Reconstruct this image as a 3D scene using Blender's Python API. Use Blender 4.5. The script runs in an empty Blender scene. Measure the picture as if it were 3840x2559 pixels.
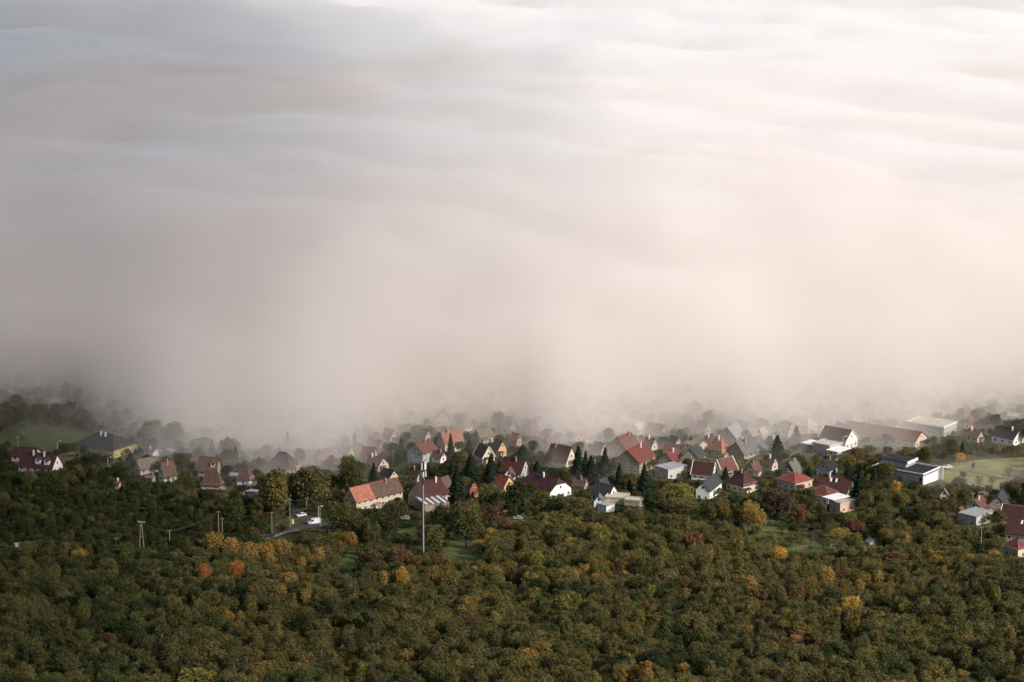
import bpy, math, random
import numpy as np
from mathutils import Vector, Matrix, noise as mnoise

R = math.radians
SC = bpy.context.scene
COL = SC.collection

# ------------------------------------------------------------------ camera
PW, PH = 3840.0, 2559.0
LENS = 85.0
F = LENS / 36.0 * PW
CAM_H = 280.0
HORIZON = -600.0
PITCH = math.atan((PH / 2 - HORIZON) / F)
cam_d = bpy.data.cameras.new("camera")
cam_d.lens = LENS
cam_d.sensor_width = 36.0
cam_d.clip_start = 1.0
cam_d.clip_end = 60000.0
cam = bpy.data.objects.new("camera", cam_d)
COL.objects.link(cam)
cam.location = (0, 0, CAM_H)
cam.rotation_euler = (math.pi / 2 - PITCH, 0, 0)
SC.camera = cam

# ------------------------------------------------------------------ light
SUN_EL = R(31.0)
SUN_AZ = (0.80, -0.60)                      # horizontal direction towards the sun
w = bpy.data.worlds.new("World")
SC.world = w
w.use_nodes = True
nt = w.node_tree
sky = nt.nodes.new("ShaderNodeTexSky")
sky.sky_type = 'NISHITA'
sky.sun_disc = False
sky.sun_elevation = SUN_EL
sky.sun_rotation = math.atan2(SUN_AZ[0], SUN_AZ[1])
sky.air_density = 1.0
sky.dust_density = 2.2
sky.ozone_density = 0.6
nt.links.new(sky.outputs[0], nt.nodes["Background"].inputs[0])
nt.nodes["Background"].inputs[1].default_value = 0.076
sd = bpy.data.lights.new("sun", 'SUN')
sd.energy = 3.4
sd.angle = R(0.6)
sd.color = (1.0, 0.925, 0.855)
sun = bpy.data.objects.new("sun", sd)
COL.objects.link(sun)
sun_dir = Vector((SUN_AZ[0] * math.cos(SUN_EL), SUN_AZ[1] * math.cos(SUN_EL), math.sin(SUN_EL)))
sun.rotation_euler = sun_dir.to_track_quat('Z', 'Y').to_euler()
sun.location = (600, -300, 900)
SC.view_settings.view_transform = 'Standard'
SC.view_settings.look = 'None'
SC.view_settings.exposure = 0.43
SC.view_settings.gamma = 1.0
SC.cycles.volume_bounces = 10
SC.cycles.max_bounces = 14
SC.cycles.diffuse_bounces = 3
SC.cycles.transmission_bounces = 4
SC.cycles.use_denoising = True

# ------------------------------------------------------------------ helpers
UP = Vector((0, math.sin(PITCH), math.cos(PITCH)))
FW = Vector((0, math.cos(PITCH), -math.sin(PITCH)))


def hgt(x, y):
    """ground height: a flat valley floor with soft swells, rising towards the viewer's hill"""
    t = (985.0 - y) / 40.0
    sp = 40.0 * (math.log1p(math.exp(t)) if t < 30 else t)
    h = 0.155 * sp
    h += 1.3 * math.sin(x * 0.019 + 1.1) * math.sin(y * 0.023) + 0.8 * math.sin(x * 0.043 + y * 0.031)
    return h


def at(px, py, lift=0.0):
    """photo pixel -> point on the ground"""
    d = Vector(((px - PW / 2) / F, 0, 0)) + UP * (-(py - PH / 2) / F) + FW
    o = Vector((0, 0, CAM_H))
    t = 300.0
    for _ in range(60):
        p = o + d * t
        g = p.z - hgt(p.x, p.y) - lift
        t += g / -d.z * 0.8
        if abs(g) < 0.01:
            break
    p = o + d * t
    return Vector((p.x, p.y, hgt(p.x, p.y)))


def proj(p):
    v = Vector(p) - Vector((0, 0, CAM_H))
    z = v.dot(FW)
    return PW / 2 + F * v.x / z, PH / 2 - F * v.dot(UP) / z


def scale_at(p):
    return F / (Vector(p) - Vector((0, 0, CAM_H))).dot(FW)


LONG = []


def tag(o, label=None, cat=None, group=None, kind=None):
    if label:
        o["label"] = label
        if len(label.split()) > 15: LONG.append(label)
    if cat: o["category"] = cat
    if group: o["group"] = group
    if kind: o["kind"] = kind
    return o


def empty(name, loc, rz=0.0):
    o = bpy.data.objects.new(name, None)
    o.empty_display_size = 0.5
    COL.objects.link(o)
    o.location = loc
    o.rotation_euler = (0, 0, rz)
    return o


class MB:
    """collects polygons and links them as one mesh object"""
    def __init__(self):
        self.v, self.f, self.m = [], [], []

    def poly(self, pts, mi=0):
        b = len(self.v)
        self.v += [tuple(p) for p in pts]
        self.f.append(tuple(range(b, b + len(pts))))
        self.m.append(mi)

    def box(self, x0, y0, z0, x1, y1, z1, mi=0, M=None):
        c = [(x0, y0, z0), (x1, y0, z0), (x1, y1, z0), (x0, y1, z0), (x0, y0, z1), (x1, y0, z1), (x1, y1, z1), (x0, y1, z1)]
        if M: c = [tuple(M @ Vector(p)) for p in c]
        b = len(self.v)
        self.v += c
        for q in ((0, 3, 2, 1), (4, 5, 6, 7), (0, 1, 5, 4), (1, 2, 6, 5), (2, 3, 7, 6), (3, 0, 4, 7)):
            self.f.append(tuple(b + i for i in q))
            self.m.append(mi)

    def tube(self, pts, rads, n=8, mi=0, cap=True):
        rings = []
        pts = [Vector(p) for p in pts]
        for i, p in enumerate(pts):
            d = (pts[min(i + 1, len(pts) - 1)] - pts[max(i - 1, 0)]).normalized()
            a = d.orthogonal().normalized() if abs(d.z) < .99 else Vector((1, 0, 0))
            bb = d.cross(a).normalized()
            r = rads[i] if hasattr(rads, '__len__') else rads
            b = len(self.v)
            self.v += [tuple(p + (a * math.cos(2 * math.pi * k / n) + bb * math.sin(2 * math.pi * k / n)) * r) for k in range(n)]
            rings.append(b)
        for i in range(len(rings) - 1):
            for k in range(n):
                k2 = (k + 1) % n
                self.f.append((rings[i] + k, rings[i] + k2, rings[i + 1] + k2, rings[i + 1] + k))
                self.m.append(mi)
        if cap:
            self.f.append(tuple(rings[-1] + k for k in range(n))); self.m.append(mi)
            self.f.append(tuple(rings[0] + k for k in reversed(range(n)))); self.m.append(mi)

    def shell(self, faces, th, mi=0):
        """roof planes (lists of points) thickened downwards into one closed body"""
        idx, vs = {}, []
        def k(p):
            q = tuple(round(c, 4) for c in p)
            if q not in idx:
                idx[q] = len(vs); vs.append(q)
            return idx[q]
        fs = [[k(p) for p in f] for f in faces]
        n, b = len(vs), len(self.v)
        self.v += vs + [(x, y, z - th) for x, y, z in vs]
        edges = {}
        for f in fs:
            self.f.append(tuple(b + i for i in f)); self.m.append(mi)
            self.f.append(tuple(b + n + i for i in reversed(f))); self.m.append(mi)
            for i in range(len(f)):
                edges[(f[i], f[(i + 1) % len(f)])] = 1
        for (i, j) in edges:
            if (j, i) not in edges:
                self.f.append((b + i, b + n + i, b + n + j, b + j)); self.m.append(mi)

    def mesh(self, name, mats):
        me = bpy.data.meshes.new(name)
        me.from_pydata(self.v, [], self.f)
        for m in (mats if isinstance(mats, (list, tuple)) else [mats]):
            me.materials.append(m)
        me.polygons.foreach_set("material_index", self.m)
        me.update()
        return me

    def build(self, name, mats, parent=None, loc=None):
        o = bpy.data.objects.new(name, self.mesh(name, mats))
        COL.objects.link(o)
        if parent: o.parent = parent
        if loc is not None: o.location = loc
        return o


def copy_tree(o, parent=None):
    c = o.copy()
    COL.objects.link(c)
    if parent: c.parent = parent
    for ch in list(o.children):
        copy_tree(ch, c)
    return c

# ------------------------------------------------------------------ materials
MATS = {}


def newmat(name):
    m = bpy.data.materials.new(name)
    m.use_nodes = True
    return m, m.node_tree, m.node_tree.nodes["Principled BSDF"]


def rough_mat(name, c, var=0.25, scale=0.6, rough=0.85, bands=None, patch=None, metal=0.0):
    """a surface of one material with grain, weathering patches and (for roofs) tile courses"""
    if name in MATS: return MATS[name]
    m, t, b = newmat(name)
    N, L = t.nodes, t.links
    tc = N.new("ShaderNodeTexCoord")
    n1 = N.new("ShaderNodeTexNoise"); n1.inputs["Scale"].default_value = scale; n1.inputs["Detail"].default_value = 6
    L.new(tc.outputs["Object"], n1.inputs["Vector"])
    cr = N.new("ShaderNodeValToRGB")
    cr.color_ramp.elements[0].position = 0.3; cr.color_ramp.elements[1].position = 0.7
    cr.color_ramp.elements[0].color = (*[x * (1 - var) for x in c], 1)
    cr.color_ramp.elements[1].color = (*[min(1, x * (1 + var)) for x in c], 1)
    L.new(n1.outputs["Fac"], cr.inputs["Fac"])
    out = cr.outputs["Color"]
    if patch:
        n2 = N.new("ShaderNodeTexNoise"); n2.inputs["Scale"].default_value = 0.9; n2.inputs["Detail"].default_value = 3
        L.new(tc.outputs["Object"], n2.inputs["Vector"])
        c2 = N.new("ShaderNodeValToRGB"); c2.color_ramp.elements[0].position = 0.55; c2.color_ramp.elements[1].position = 0.68
        L.new(n2.outputs["Fac"], c2.inputs["Fac"])
        mx = N.new("ShaderNodeMixRGB"); mx.inputs[2].default_value = (*patch, 1)
        L.new(c2.outputs["Color"], mx.inputs[0]); L.new(out, mx.inputs[1])
        out = mx.outputs[0]
    if bands:
        wv = N.new("ShaderNodeTexWave"); wv.wave_type = 'BANDS'; wv.bands_direction = 'Z'
        wv.inputs["Scale"].default_value = bands; wv.inputs["Distortion"].default_value = 0.6
        L.new(tc.outputs["Object"], wv.inputs["Vector"])
        bp = N.new("ShaderNodeBump"); bp.inputs["Strength"].default_value = 0.5; bp.inputs["Distance"].default_value = 0.05
        L.new(wv.outputs["Fac"], bp.inputs["Height"]); L.new(bp.outputs[0], b.inputs["Normal"])
    L.new(out, b.inputs["Base Color"])
    b.inputs["Roughness"].default_value = rough
    b.inputs["Metallic"].default_value = metal
    b.inputs["Specular IOR Level"].default_value = 0.25
    MATS[name] = m
    return m


ROOFS = {
    'orange': (.50, .15, .075), 'salmon': (.36, .14, .085), 'red': (.19, .040, .022), 'brightred': (.30, .044, .028),
    'maroon': (.090, .028, .021), 'darkmaroon': (.075, .024, .022), 'brown': (.15, .085, .055), 'taupe': (.20, .15, .11),
    'dustyred': (.17, .062, .045), 'slate': (.055, .06, .062), 'dark': (.028, .028, .028), 'grey': (.16, .155, .145),
    'pale': (.50, .45, .38), 'tan': (.34, .25, .17), 'metal': (.36, .37, .38), 'cream': (.62, .55, .42),
}
WALLS = {
    'white': (.76, .74, .69), 'cream': (.54, .46, .34), 'yellow': (.45, .36, .15), 'beige': (.48, .40, .30), 'grey': (.34, .34, .34),
    'taupe': (.30, .25, .20), 'olive': (.22, .20, .13), 'brick': (.32, .09, .06), 'pink': (.52, .36, .28), 'orange': (.62, .36, .17),
    'dark': (.10, .10, .10), 'bluegrey': (.34, .35, .36), 'pale': (.46, .43, .38),
}


def roof_mat(k):
    c = ROOFS[k]
    l_ = sum(c) / 3
    c = tuple((x * .76 + l_ * .24) * .84 for x in c)
    return rough_mat("roof_" + k, c, 0.28, 0.7, 0.8, bands=3.0, patch=tuple(x * .72 + .012 for x in c))


def wall_mat(k):
    return rough_mat("plaster_" + k, WALLS[k], 0.10, 0.5, 0.9)


M_TRIM = rough_mat("white_paint", (.78, .76, .72), .06)
M_CHIM = rough_mat("chimney_brick", (.36, .20, .14), .2, 2)
M_CHIMW = rough_mat("chimney_render", (.70, .66, .60), .12, 2)
M_DOOR = rough_mat("door_wood", (.12, .06, .035), .25, 3)
M_CONC = rough_mat("concrete", (.40, .38, .35), .15, .8)
M_WOODPOLE = rough_mat("weathered_wood", (.30, .25, .20), .25, 2)
M_STEEL = rough_mat("galvanised_steel", (.52, .52, .52), .12, 1.5, .5, metal=.3)
M_DARKSTEEL = rough_mat("dark_steel", (.05, .05, .055), .2, 1.5, .5, metal=.3)
M_PANEL = rough_mat("antenna_plastic", (.80, .79, .76), .05, 1, .45)
M_ASPH = rough_mat("asphalt", (.070, .066, .062), .25, .35, .9, patch=(.05, .048, .046))
M_TRACK = rough_mat("gravel_track", (.32, .26, .19), .25, .6, .95, patch=(.22, .18, .12))
M_BARK = rough_mat("bark", (.075, .055, .040), .35, 1.5, .95)
m, t, b = newmat("window_glass")
b.inputs["Base Color"].default_value = (.02, .022, .025, 1); b.inputs["Roughness"].default_value = .12
M_GLASS = m
m, t, b = newmat("rubber"); b.inputs["Base Color"].default_value = (.02, .02, .02, 1); b.inputs["Roughness"].default_value = .8
M_RUB = m


def car_paint(name, c):
    m, t, b = newmat(name)
    b.inputs["Base Color"].default_value = (*c, 1); b.inputs["Roughness"].default_value = .3
    b.inputs["Coat Weight"].default_value = .6
    return m


def foliage_mat(name, mass):
    m, t, b = newmat(name)
    N, L = t.nodes, t.links
    N.remove(b)
    if mass:
        src = N.new("ShaderNodeAttribute"); src.attribute_type = 'INSTANCER'; src.attribute_name = "tint"; col = src.outputs["Color"]
    else:
        src = N.new("ShaderNodeObjectInfo"); col = src.outputs["Color"]
    oi = N.new("ShaderNodeObjectInfo")
    geo = N.new("ShaderNodeNewGeometry")
    tc = N.new("ShaderNodeTexCoord")
    add = N.new("ShaderNodeVectorMath"); add.operation = 'ADD'
    mul = N.new("ShaderNodeMath"); mul.operation = 'MULTIPLY'; mul.inputs[1].default_value = 57.0
    L.new(oi.outputs["Random"], mul.inputs[0])
    L.new(tc.outputs["Object"], add.inputs[0]); L.new(mul.outputs[0], add.inputs[1])
    nz = N.new("ShaderNodeTexNoise"); nz.inputs["Scale"].default_value = 0.55; nz.inputs["Detail"].default_value = 2
    L.new(add.outputs[0], nz.inputs["Vector"])
    # clump variation in brightness, leaf to leaf variation in hue
    mr = N.new("ShaderNodeMapRange"); mr.inputs[1].default_value = .3; mr.inputs[2].default_value = .7
    mr.inputs[3].default_value = .70; mr.inputs[4].default_value = 1.35
    L.new(nz.outputs["Fac"], mr.inputs[0])
    hs = N.new("ShaderNodeHueSaturation")
    hr_ = N.new("ShaderNodeMapRange"); hr_.inputs[3].default_value = .490; hr_.inputs[4].default_value = .511
    L.new(geo.outputs["Random Per Island"], hr_.inputs[0])
    L.new(hr_.outputs[0], hs.inputs["Hue"])
    vr = N.new("ShaderNodeMapRange"); vr.inputs[3].default_value = .80; vr.inputs[4].default_value = 1.22
    wn = N.new("ShaderNodeMath"); wn.operation = 'FRACT'
    w2 = N.new("ShaderNodeMath"); w2.operation = 'MULTIPLY'; w2.inputs[1].default_value = 37.7
    L.new(geo.outputs["Random Per Island"], w2.inputs[0]); L.new(w2.outputs[0], wn.inputs[0])
    L.new(wn.outputs[0], vr.inputs[0])
    m2 = N.new("ShaderNodeMath"); m2.operation = 'MULTIPLY'
    L.new(vr.outputs[0], m2.inputs[0]); L.new(mr.outputs[0], m2.inputs[1])
    L.new(m2.outputs[0], hs.inputs["Value"])
    tn = N.new("ShaderNodeTexNoise"); tn.inputs["Scale"].default_value = .42; tn.inputs["Detail"].default_value = 3
    a3 = N.new("ShaderNodeVectorMath"); a3.operation = 'ADD'; a3.inputs[1].default_value = (31.0, 7.0, 3.0)
    L.new(add.outputs[0], a3.inputs[0]); L.new(a3.outputs[0], tn.inputs["Vector"])
    tm = N.new("ShaderNodeMapRange"); tm.inputs[1].default_value = .42; tm.inputs[2].default_value = .62
    L.new(tn.outputs["Fac"], tm.inputs[0])
    tmx = N.new("ShaderNodeMixRGB"); tmx.blend_type = 'MULTIPLY'; tmx.inputs[2].default_value = (1.0, .90, .62, 1)
    gm = N.new("ShaderNodeMixRGB"); gm.blend_type = 'MULTIPLY'; gm.inputs[0].default_value = 1.0; gm.inputs[2].default_value = (.88, 1.03, 1.08, 1)
    L.new(col, gm.inputs[1])
    wm_ = N.new("ShaderNodeMixRGB"); wm_.blend_type = 'MULTIPLY'; wm_.inputs[0].default_value = 1.0; wm_.inputs[2].default_value = (1.20, 1.01, .78, 1)
    L.new(col, wm_.inputs[1])
    N.remove(tmx)
    fm = N.new("ShaderNodeMixRGB"); L.new(tm.outputs[0], fm.inputs[0]); L.new(gm.outputs[0], fm.inputs[1]); L.new(wm_.outputs[0], fm.inputs[2])
    L.new(fm.outputs[0], hs.inputs["Color"])
    df = N.new("ShaderNodeBsdfDiffuse"); tr = N.new("ShaderNodeBsdfTranslucent")
    mx = N.new("ShaderNodeMixShader"); mx.inputs[0].default_value = .32
    L.new(hs.outputs[0], df.inputs[0]); L.new(hs.outputs[0], tr.inputs[0])
    L.new(df.outputs[0], mx.inputs[1]); L.new(tr.outputs[0], mx.inputs[2])
    L.new(mx.outputs[0], N["Material Output"].inputs["Surface"])
    return m


M_LEAF = foliage_mat("foliage", False)
M_LEAF_MASS = foliage_mat("foliage_mass", True)

# ------------------------------------------------------------------ ground
def terrain_mat():
    m, t, b = newmat("valley_ground")
    N, L = t.nodes, t.links
    tc = N.new("ShaderNodeTexCoord")
    n1 = N.new("ShaderNodeTexNoise"); n1.inputs["Scale"].default_value = .018; n1.inputs["Detail"].default_value = 8
    n2 = N.new("ShaderNodeTexNoise"); n2.inputs["Scale"].default_value = .35; n2.inputs["Detail"].default_value = 6
    L.new(tc.outputs["Object"], n1.inputs["Vector"]); L.new(tc.outputs["Object"], n2.inputs["Vector"])
    r1 = N.new("ShaderNodeValToRGB")
    e = r1.color_ramp.elements
    e[0].position = .38; e[0].color = (.036, .046, .016, 1)
    e[1].position = .66; e[1].color = (.105, .095, .035, 1)
    x = e.new(.5); x.color = (.060, .068, .024, 1)
    L.new(n1.outputs["Fac"], r1.inputs["Fac"])
    mr = N.new("ShaderNodeMapRange"); mr.inputs[1].default_value = .3; mr.inputs[2].default_value = .7
    mr.inputs[3].default_value = .6; mr.inputs[4].default_value = 1.35
    L.new(n2.outputs["Fac"], mr.inputs[0])
    mx = N.new("ShaderNodeVectorMath"); mx.operation = 'SCALE'
    L.new(r1.outputs[0], mx.inputs[0]); L.new(mr.outputs[0], mx.inputs["Scale"])
    L.new(mx.outputs[0], b.inputs["Base Color"])
    b.inputs["Roughness"].default_value = .95
    b.inputs["Specular IOR Level"].default_value = .1
    return m


def grid_mesh(name, xs, ys, zf, mat):
    nx, ny = len(xs), len(ys)
    V = [(x, y, zf(x, y)) for y in ys for x in xs]
    Fc = [(j * nx + i, j * nx + i + 1, (j + 1) * nx + i + 1, (j + 1) * nx + i) for j in range(ny - 1) for i in range(nx - 1)]
    me = bpy.data.meshes.new(name)
    me.from_pydata(V, [], Fc)
    me.polygons.foreach_set("use_smooth", [True] * len(Fc))
    me.materials.append(mat)
    o = bpy.data.objects.new(name, me)
    COL.objects.link(o)
    return o


xs = [-9000, -4000, -1500, -700] + list(range(-400, 401, 8)) + [700, 1500, 4000, 9000]
ys = [200, 400, 520, 600, 660] + list(range(700, 1400, 8)) + [1500, 1800, 2500, 4000, 8000, 20000]
M_GROUND = terrain_mat()
tag(grid_mesh("ground", xs, ys, hgt, M_GROUND), kind="structure", label="grassy valley floor under the village and woods")


def strip(name, pts, width, mat, lift, label, kind="structure"):
    """a road or path following the ground"""
    P = [at(*p) for p in pts]
    Q = []
    for i in range(len(P) - 1):
        n = max(1, int((P[i + 1] - P[i]).length / 4))
        Q += [P[i].lerp(P[i + 1], k / n) for k in range(n)]
    Q.append(P[-1])
    mb = MB()
    L_, R_ = [], []
    for i, p in enumerate(Q):
        d = (Q[min(i + 1, len(Q) - 1)] - Q[max(i - 1, 0)]); d.z = 0; d.normalize()
        nrm = Vector((-d.y, d.x, 0)) * (width / 2 * (1 + .08 * math.sin(i * 1.7)))
        for S, sg in ((L_, 1), (R_, -1)):
            q = p + nrm * sg
            S.append((q.x, q.y, hgt(q.x, q.y) + lift))
    for i in range(len(Q) - 1):
        mb.poly([R_[i], R_[i + 1], L_[i + 1], L_[i]])
    o = mb.build(name, mat)
    return tag(o, kind=kind, label=label)


def patch_ground(name, poly, mat, lift, label):
    """a field or lawn draped over the ground, outline given by its corners"""
    P = [at(*p) for p in poly]
    c = sum(P, Vector()) / len(P)
    mb = MB()
    n = len(P)
    rings = 10
    for k in range(n):
        a, bq = P[k], P[(k + 1) % n]
        for s in range(6):
            u0, u1 = s / 6, (s + 1) / 6
            for r in range(rings):
                def pt(u, rr):
                    e = a.lerp(bq, u)
                    q = c.lerp(e, rr / rings)
                    return (q.x, q.y, hgt(q.x, q.y) + lift)
                if r == 0:
                    mb.poly([pt(u0, 0), pt(u0, 1), pt(u1, 1)])
                else:
                    mb.poly([pt(u0, r), pt(u0, r + 1), pt(u1, r + 1), pt(u1, r)])
    return tag(mb.build(name, mat), kind="structure", label=label)


M_MEADOW = rough_mat("meadow_grass", (.195, .180, .072), .35, .12, .95, patch=(.150, .155, .055))
M_LAWN = rough_mat("lawn_grass", (.080, .105, .024), .40, .22, .95, patch=(.095, .095, .034))
M_DARKFIELD = rough_mat("dark_pasture", (.050, .070, .022), .35, .1, .95, patch=(.07, .075, .028))

# ------------------------------------------------------------------ fog
def fog_mat(name, density, col, aniso=0.0):
    m = bpy.data.materials.new(name)
    m.use_nodes = True
    N, L = m.node_tree.nodes, m.node_tree.links
    N.remove(N["Principled BSDF"])
    v = N.new("ShaderNodeVolumePrincipled")
    v.inputs["Color"].default_value = (*col, 1)
    v.inputs["Density"].default_value = density
    v.inputs["Anisotropy"].default_value = aniso
    L.new(v.outputs[0], N["Material Output"].inputs["Volume"])
    m.cycles.homogeneous_volume = True
    return m


EDGE = [(-900, 1490), (0, 1452), (250, 1448), (420, 1502), (560, 1580), (700, 1652), (850, 1640), (980, 1690), (1120, 1712), (1250, 1690), (1400, 1605),
        (1550, 1560), (1750, 1538), (1950, 1552), (2080, 1612), (2180, 1625), (2320, 1612), (2480, 1560), (2650, 1562), (2760, 1605), (2850, 1600), (3000, 1568),
        (3120, 1590), (3280, 1572), (3400, 1568), (3560, 1532), (3700, 1498), (3840, 1490), (4700, 1510)]
EW = sorted((at(a, b_).x, at(a, b_).y) for a, b_ in EDGE)
EX = np.array([e[0] for e in EW]); EY = np.array([e[1] for e in EW])


def fbm(x, y, s, seed):
    return mnoise.fractal(Vector((x / s, y / s, seed)), 1.0, 2.0, 4)


def fog_body(name, off, rise, run, density, col, seed, amp, label, y1=9000.0, rough=9.0):
    nx = 150
    xs = list(np.linspace(-1900, 1900, nx))
    xs = [math.copysign(abs(x) ** 1.5 / 1900 ** .5, x) for x in xs]
    vs = [0, .003, .008, .014, .022, .03, .04] + list(np.linspace(.05, .30, 34)) + list(np.linspace(.32, 1, 40) ** 1.0)
    V, Fc = [], []
    ny = len(vs)
    for v in vs:
        for x in xs:
            e = float(np.interp(x, EX, EY))
            es = float(np.mean(np.interp(x + np.linspace(-110, 110, 23), EX, EY)))
            d = (y1 - es) * v ** 1.6
            e = es + (e - es) * math.exp(-d / 60) + off
            y = e + d + rough * mnoise.fractal(Vector((x / 38, d / 60, seed)), 1.0, 2.0, 3) * math.exp(-d / 90)
            ramp = 1 - math.exp(-d / run)
            z = rise * ramp * (1 + .0 * x)
            z += amp * ramp * (fbm(x * .55, y, 300, seed) + .55 * fbm(x * .75, y + x * .35, 105, seed + 7)) * min(2.6, .75 + d / 900)
            z *= 1 + .22 * math.exp(-d / 260) * fbm(x, y * 1.2 + x * .4, 62, seed + 3)
            z = max(z, .4 + .02 * min(d, 50)) if v > 0 else -2
            g = hgt(x, y)
            V.append((x, y, g + z))
    nt_ = len(V)
    for v in vs:
        for x in xs:
            i = len(V) - nt_
            V.append((V[i][0], V[i][1], hgt(V[i][0], V[i][1]) - 4.0))
    nx = len(xs)
    for j in range(ny - 1):
        for i in range(nx - 1):
            a = j * nx + i
            Fc.append((a, a + 1, a + nx + 1, a + nx))
            Fc.append((nt_ + a, nt_ + a + nx, nt_ + a + nx + 1, nt_ + a + 1))
    for i in range(nx - 1):
        Fc.append((i, nt_ + i, nt_ + i + 1, i + 1))
        a = (ny - 1) * nx + i
        Fc.append((a, a + 1, nt_ + a + 1, nt_ + a))
    for j in range(ny - 1):
        a = j * nx
        Fc.append((a, a + nx, nt_ + a + nx, nt_ + a))
        a = j * nx + nx - 1
        Fc.append((a, nt_ + a, nt_ + a + nx, a + nx))
    me = bpy.data.meshes.new(name)
    me.from_pydata(V, [], Fc)
    me.polygons.foreach_set("use_smooth", [True] * len(Fc))
    me.materials.append(fog_mat(name + "_air", density, col))
    o = bpy.data.objects.new(name, me)
    COL.objects.link(o)
    return tag(o, label=label, kind="stuff")


fog_body("fog_bank", -36, 100, 140, .025, (.979, .974, .970), 3.0, 13, "thick pale fog bank covering the far valley like a sea of clouds", rough=10)
fog_body("fog_veil", -72, 92, 115, .0195, (.967, .921, .886), 11.0, 16, "thinner beige mist along the front of the fog bank", y1=2100, rough=26)
fog_body("fog_fringe", -128, 50, 150, .0030, (.962, .875, .79), 23.0, 18, "faint mist drifting over the far village houses", y1=1900, rough=26)


def wisp(px, py, rx, ry, rz, dens, seed):
    """a low drifting scrap of mist between the far houses"""
    p = at(px, py)
    mb = MB()
    nu, nv = 28, 14
    def pt(i, j):
        th, ph = math.pi * j / nv, 2 * math.pi * i / nu
        d = Vector((math.sin(th) * math.cos(ph), math.sin(th) * math.sin(ph), math.cos(th)))
        k = 1 + .55 * mnoise.fractal(d * 1.6 + Vector((seed, 0, 0)), 1.0, 2.0, 3)
        return (d.x * rx * k, d.y * ry * k, rz * .9 + d.z * rz * k)
    for j in range(nv):
        for i in range(nu):
            q = [pt(i, j), pt(i, j + 1), pt((i + 1) % nu, j + 1), pt((i + 1) % nu, j)]
            mb.poly(q if 0 < j < nv - 1 else (q[:3] if j == 0 else [q[0], q[1], q[3]]))
    o = mb.build("mist", fog_mat("mist_air", dens, (.968, .905, .85)), None, p)
    return tag(o, kind="stuff", label="loose scrap of mist drifting before the fog bank")


for i_, w_ in enumerate(((1000, 1735, 30, 12, 9, .012), (1180, 1745, 34, 10, 8, .010), (700, 1690, 26, 12, 8, .010), (2180, 1650, 26, 9, 8, .014), (2330, 1655, 22, 8, 7, .012),
                         (2790, 1640, 24, 9, 8, .012), (3130, 1625, 26, 9, 8, .012), (1600, 1600, 24, 8, 8, .012), (3560, 1570, 30, 9, 9, .010), (520, 1620, 28, 10, 9, .012), (1900, 1600, 22, 8, 8, .010), (2600, 1600, 24, 8, 9, .012),
                         (3700, 1860, 26, 10, 9, .008), (3450, 1620, 22, 8, 8, .010), (1420, 1650, 26, 9, 8, .012))):
    wisp(*w_, i_ * 3.7)


def shade_cloud(name, c, r, density, label):
    """an unseen vapour lens added high beside the viewer to shade the left of the valley"""
    mb = MB()
    nu, nv = 40, 20
    for j in range(nv):
        for i in range(nu):
            def pt(ii, jj):
                th, ph = math.pi * jj / nv, 2 * math.pi * ii / nu
                d = Vector((math.sin(th) * math.cos(ph), math.sin(th) * math.sin(ph), math.cos(th)))
                k = 1 + .22 * mnoise.noise(d * 1.7)
                return (d.x * r[0] * k, d.y * r[1] * k, d.z * r[2])
            mb.poly([pt(i, j), pt(i, j + 1), pt((i + 1) % nu, j + 1), pt((i + 1) % nu, j)] if 0 < j < nv - 1 else ([pt(i, 0), pt(i, 1), pt((i + 1) % nu, 1)] if j == 0 else [pt(i, j), pt(0, nv), pt((i + 1) % nu, j)]))
    o = mb.build(name, fog_mat(name + "_air", density, (.99, .99, .99), .6))
    o.location = c
    return tag(o, kind="stuff", label=label)


t_ = 900 / math.sin(SUN_EL)
for c_, r_, dn in (((-700, 2000), (500, 1500, 55), .0066), ((-650, 1950), (640, 1700, 45), .0052)):  # two unseen bodies out of view, added only to darken the left side
    co = shade_cloud("shade_cloud", Vector((*c_, 0)) + sun_dir * t_, r_, dn, "unseen high vapour layer added to shade one side of the valley")
    co.rotation_euler = (0, 0, R(8))

# ------------------------------------------------------------------ fields, road, tracks
patch_ground("meadow", [(3470, 1765), (3560, 1738), (3700, 1722), (3860, 1715), (3860, 1880), (3700, 1865), (3570, 1815), (3500, 1790)], M_MEADOW, .05, "yellowish green meadow beside the white modern villa")
patch_ground("orchard_lawn", [(2760, 1985), (2860, 1935), (3000, 1965), (3170, 2010), (3180, 2060), (3000, 2080), (2840, 2060)], M_LAWN, .05, "sunlit orchard grass in the hollow")
patch_ground("lawn", [(1640, 2065), (1700, 2030), (1790, 2030), (1800, 2095), (1730, 2118), (1660, 2110)], M_LAWN, .06, "bright green clearing beside the mast")
patch_ground("lawn", [(1270, 2120), (1310, 2060), (1400, 2040), (1500, 1990), (1560, 1970), (1560, 2010), (1480, 2040), (1400, 2075), (1340, 2140)], M_LAWN, .05, "green strip of grass left of the mast")
patch_ground("pasture", [(-60, 1640), (120, 1600), (300, 1610), (470, 1640), (420, 1690), (200, 1700), (-60, 1690)], M_DARKFIELD, .05, "dark green pasture behind the slate roofed house")
patch_ground("pasture", [(760, 1700), (850, 1655), (960, 1650), (985, 1700), (900, 1725), (800, 1730)], M_DARKFIELD, .05, "small dark pasture with a pale track")
patch_ground("lawn", [(2800, 1990), (2900, 1975), (2965, 2000), (2900, 2025), (2820, 2015)], M_LAWN, .10, "shaded lawn below the orange autumn tree")
strip("road", [(985, 2014), (1060, 1992), (1140, 1976), (1230, 1968), (1320, 1962), (1400, 1945)], 7.0, M_ASPH, .06, "grey asphalt road where the white van drives")
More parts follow.
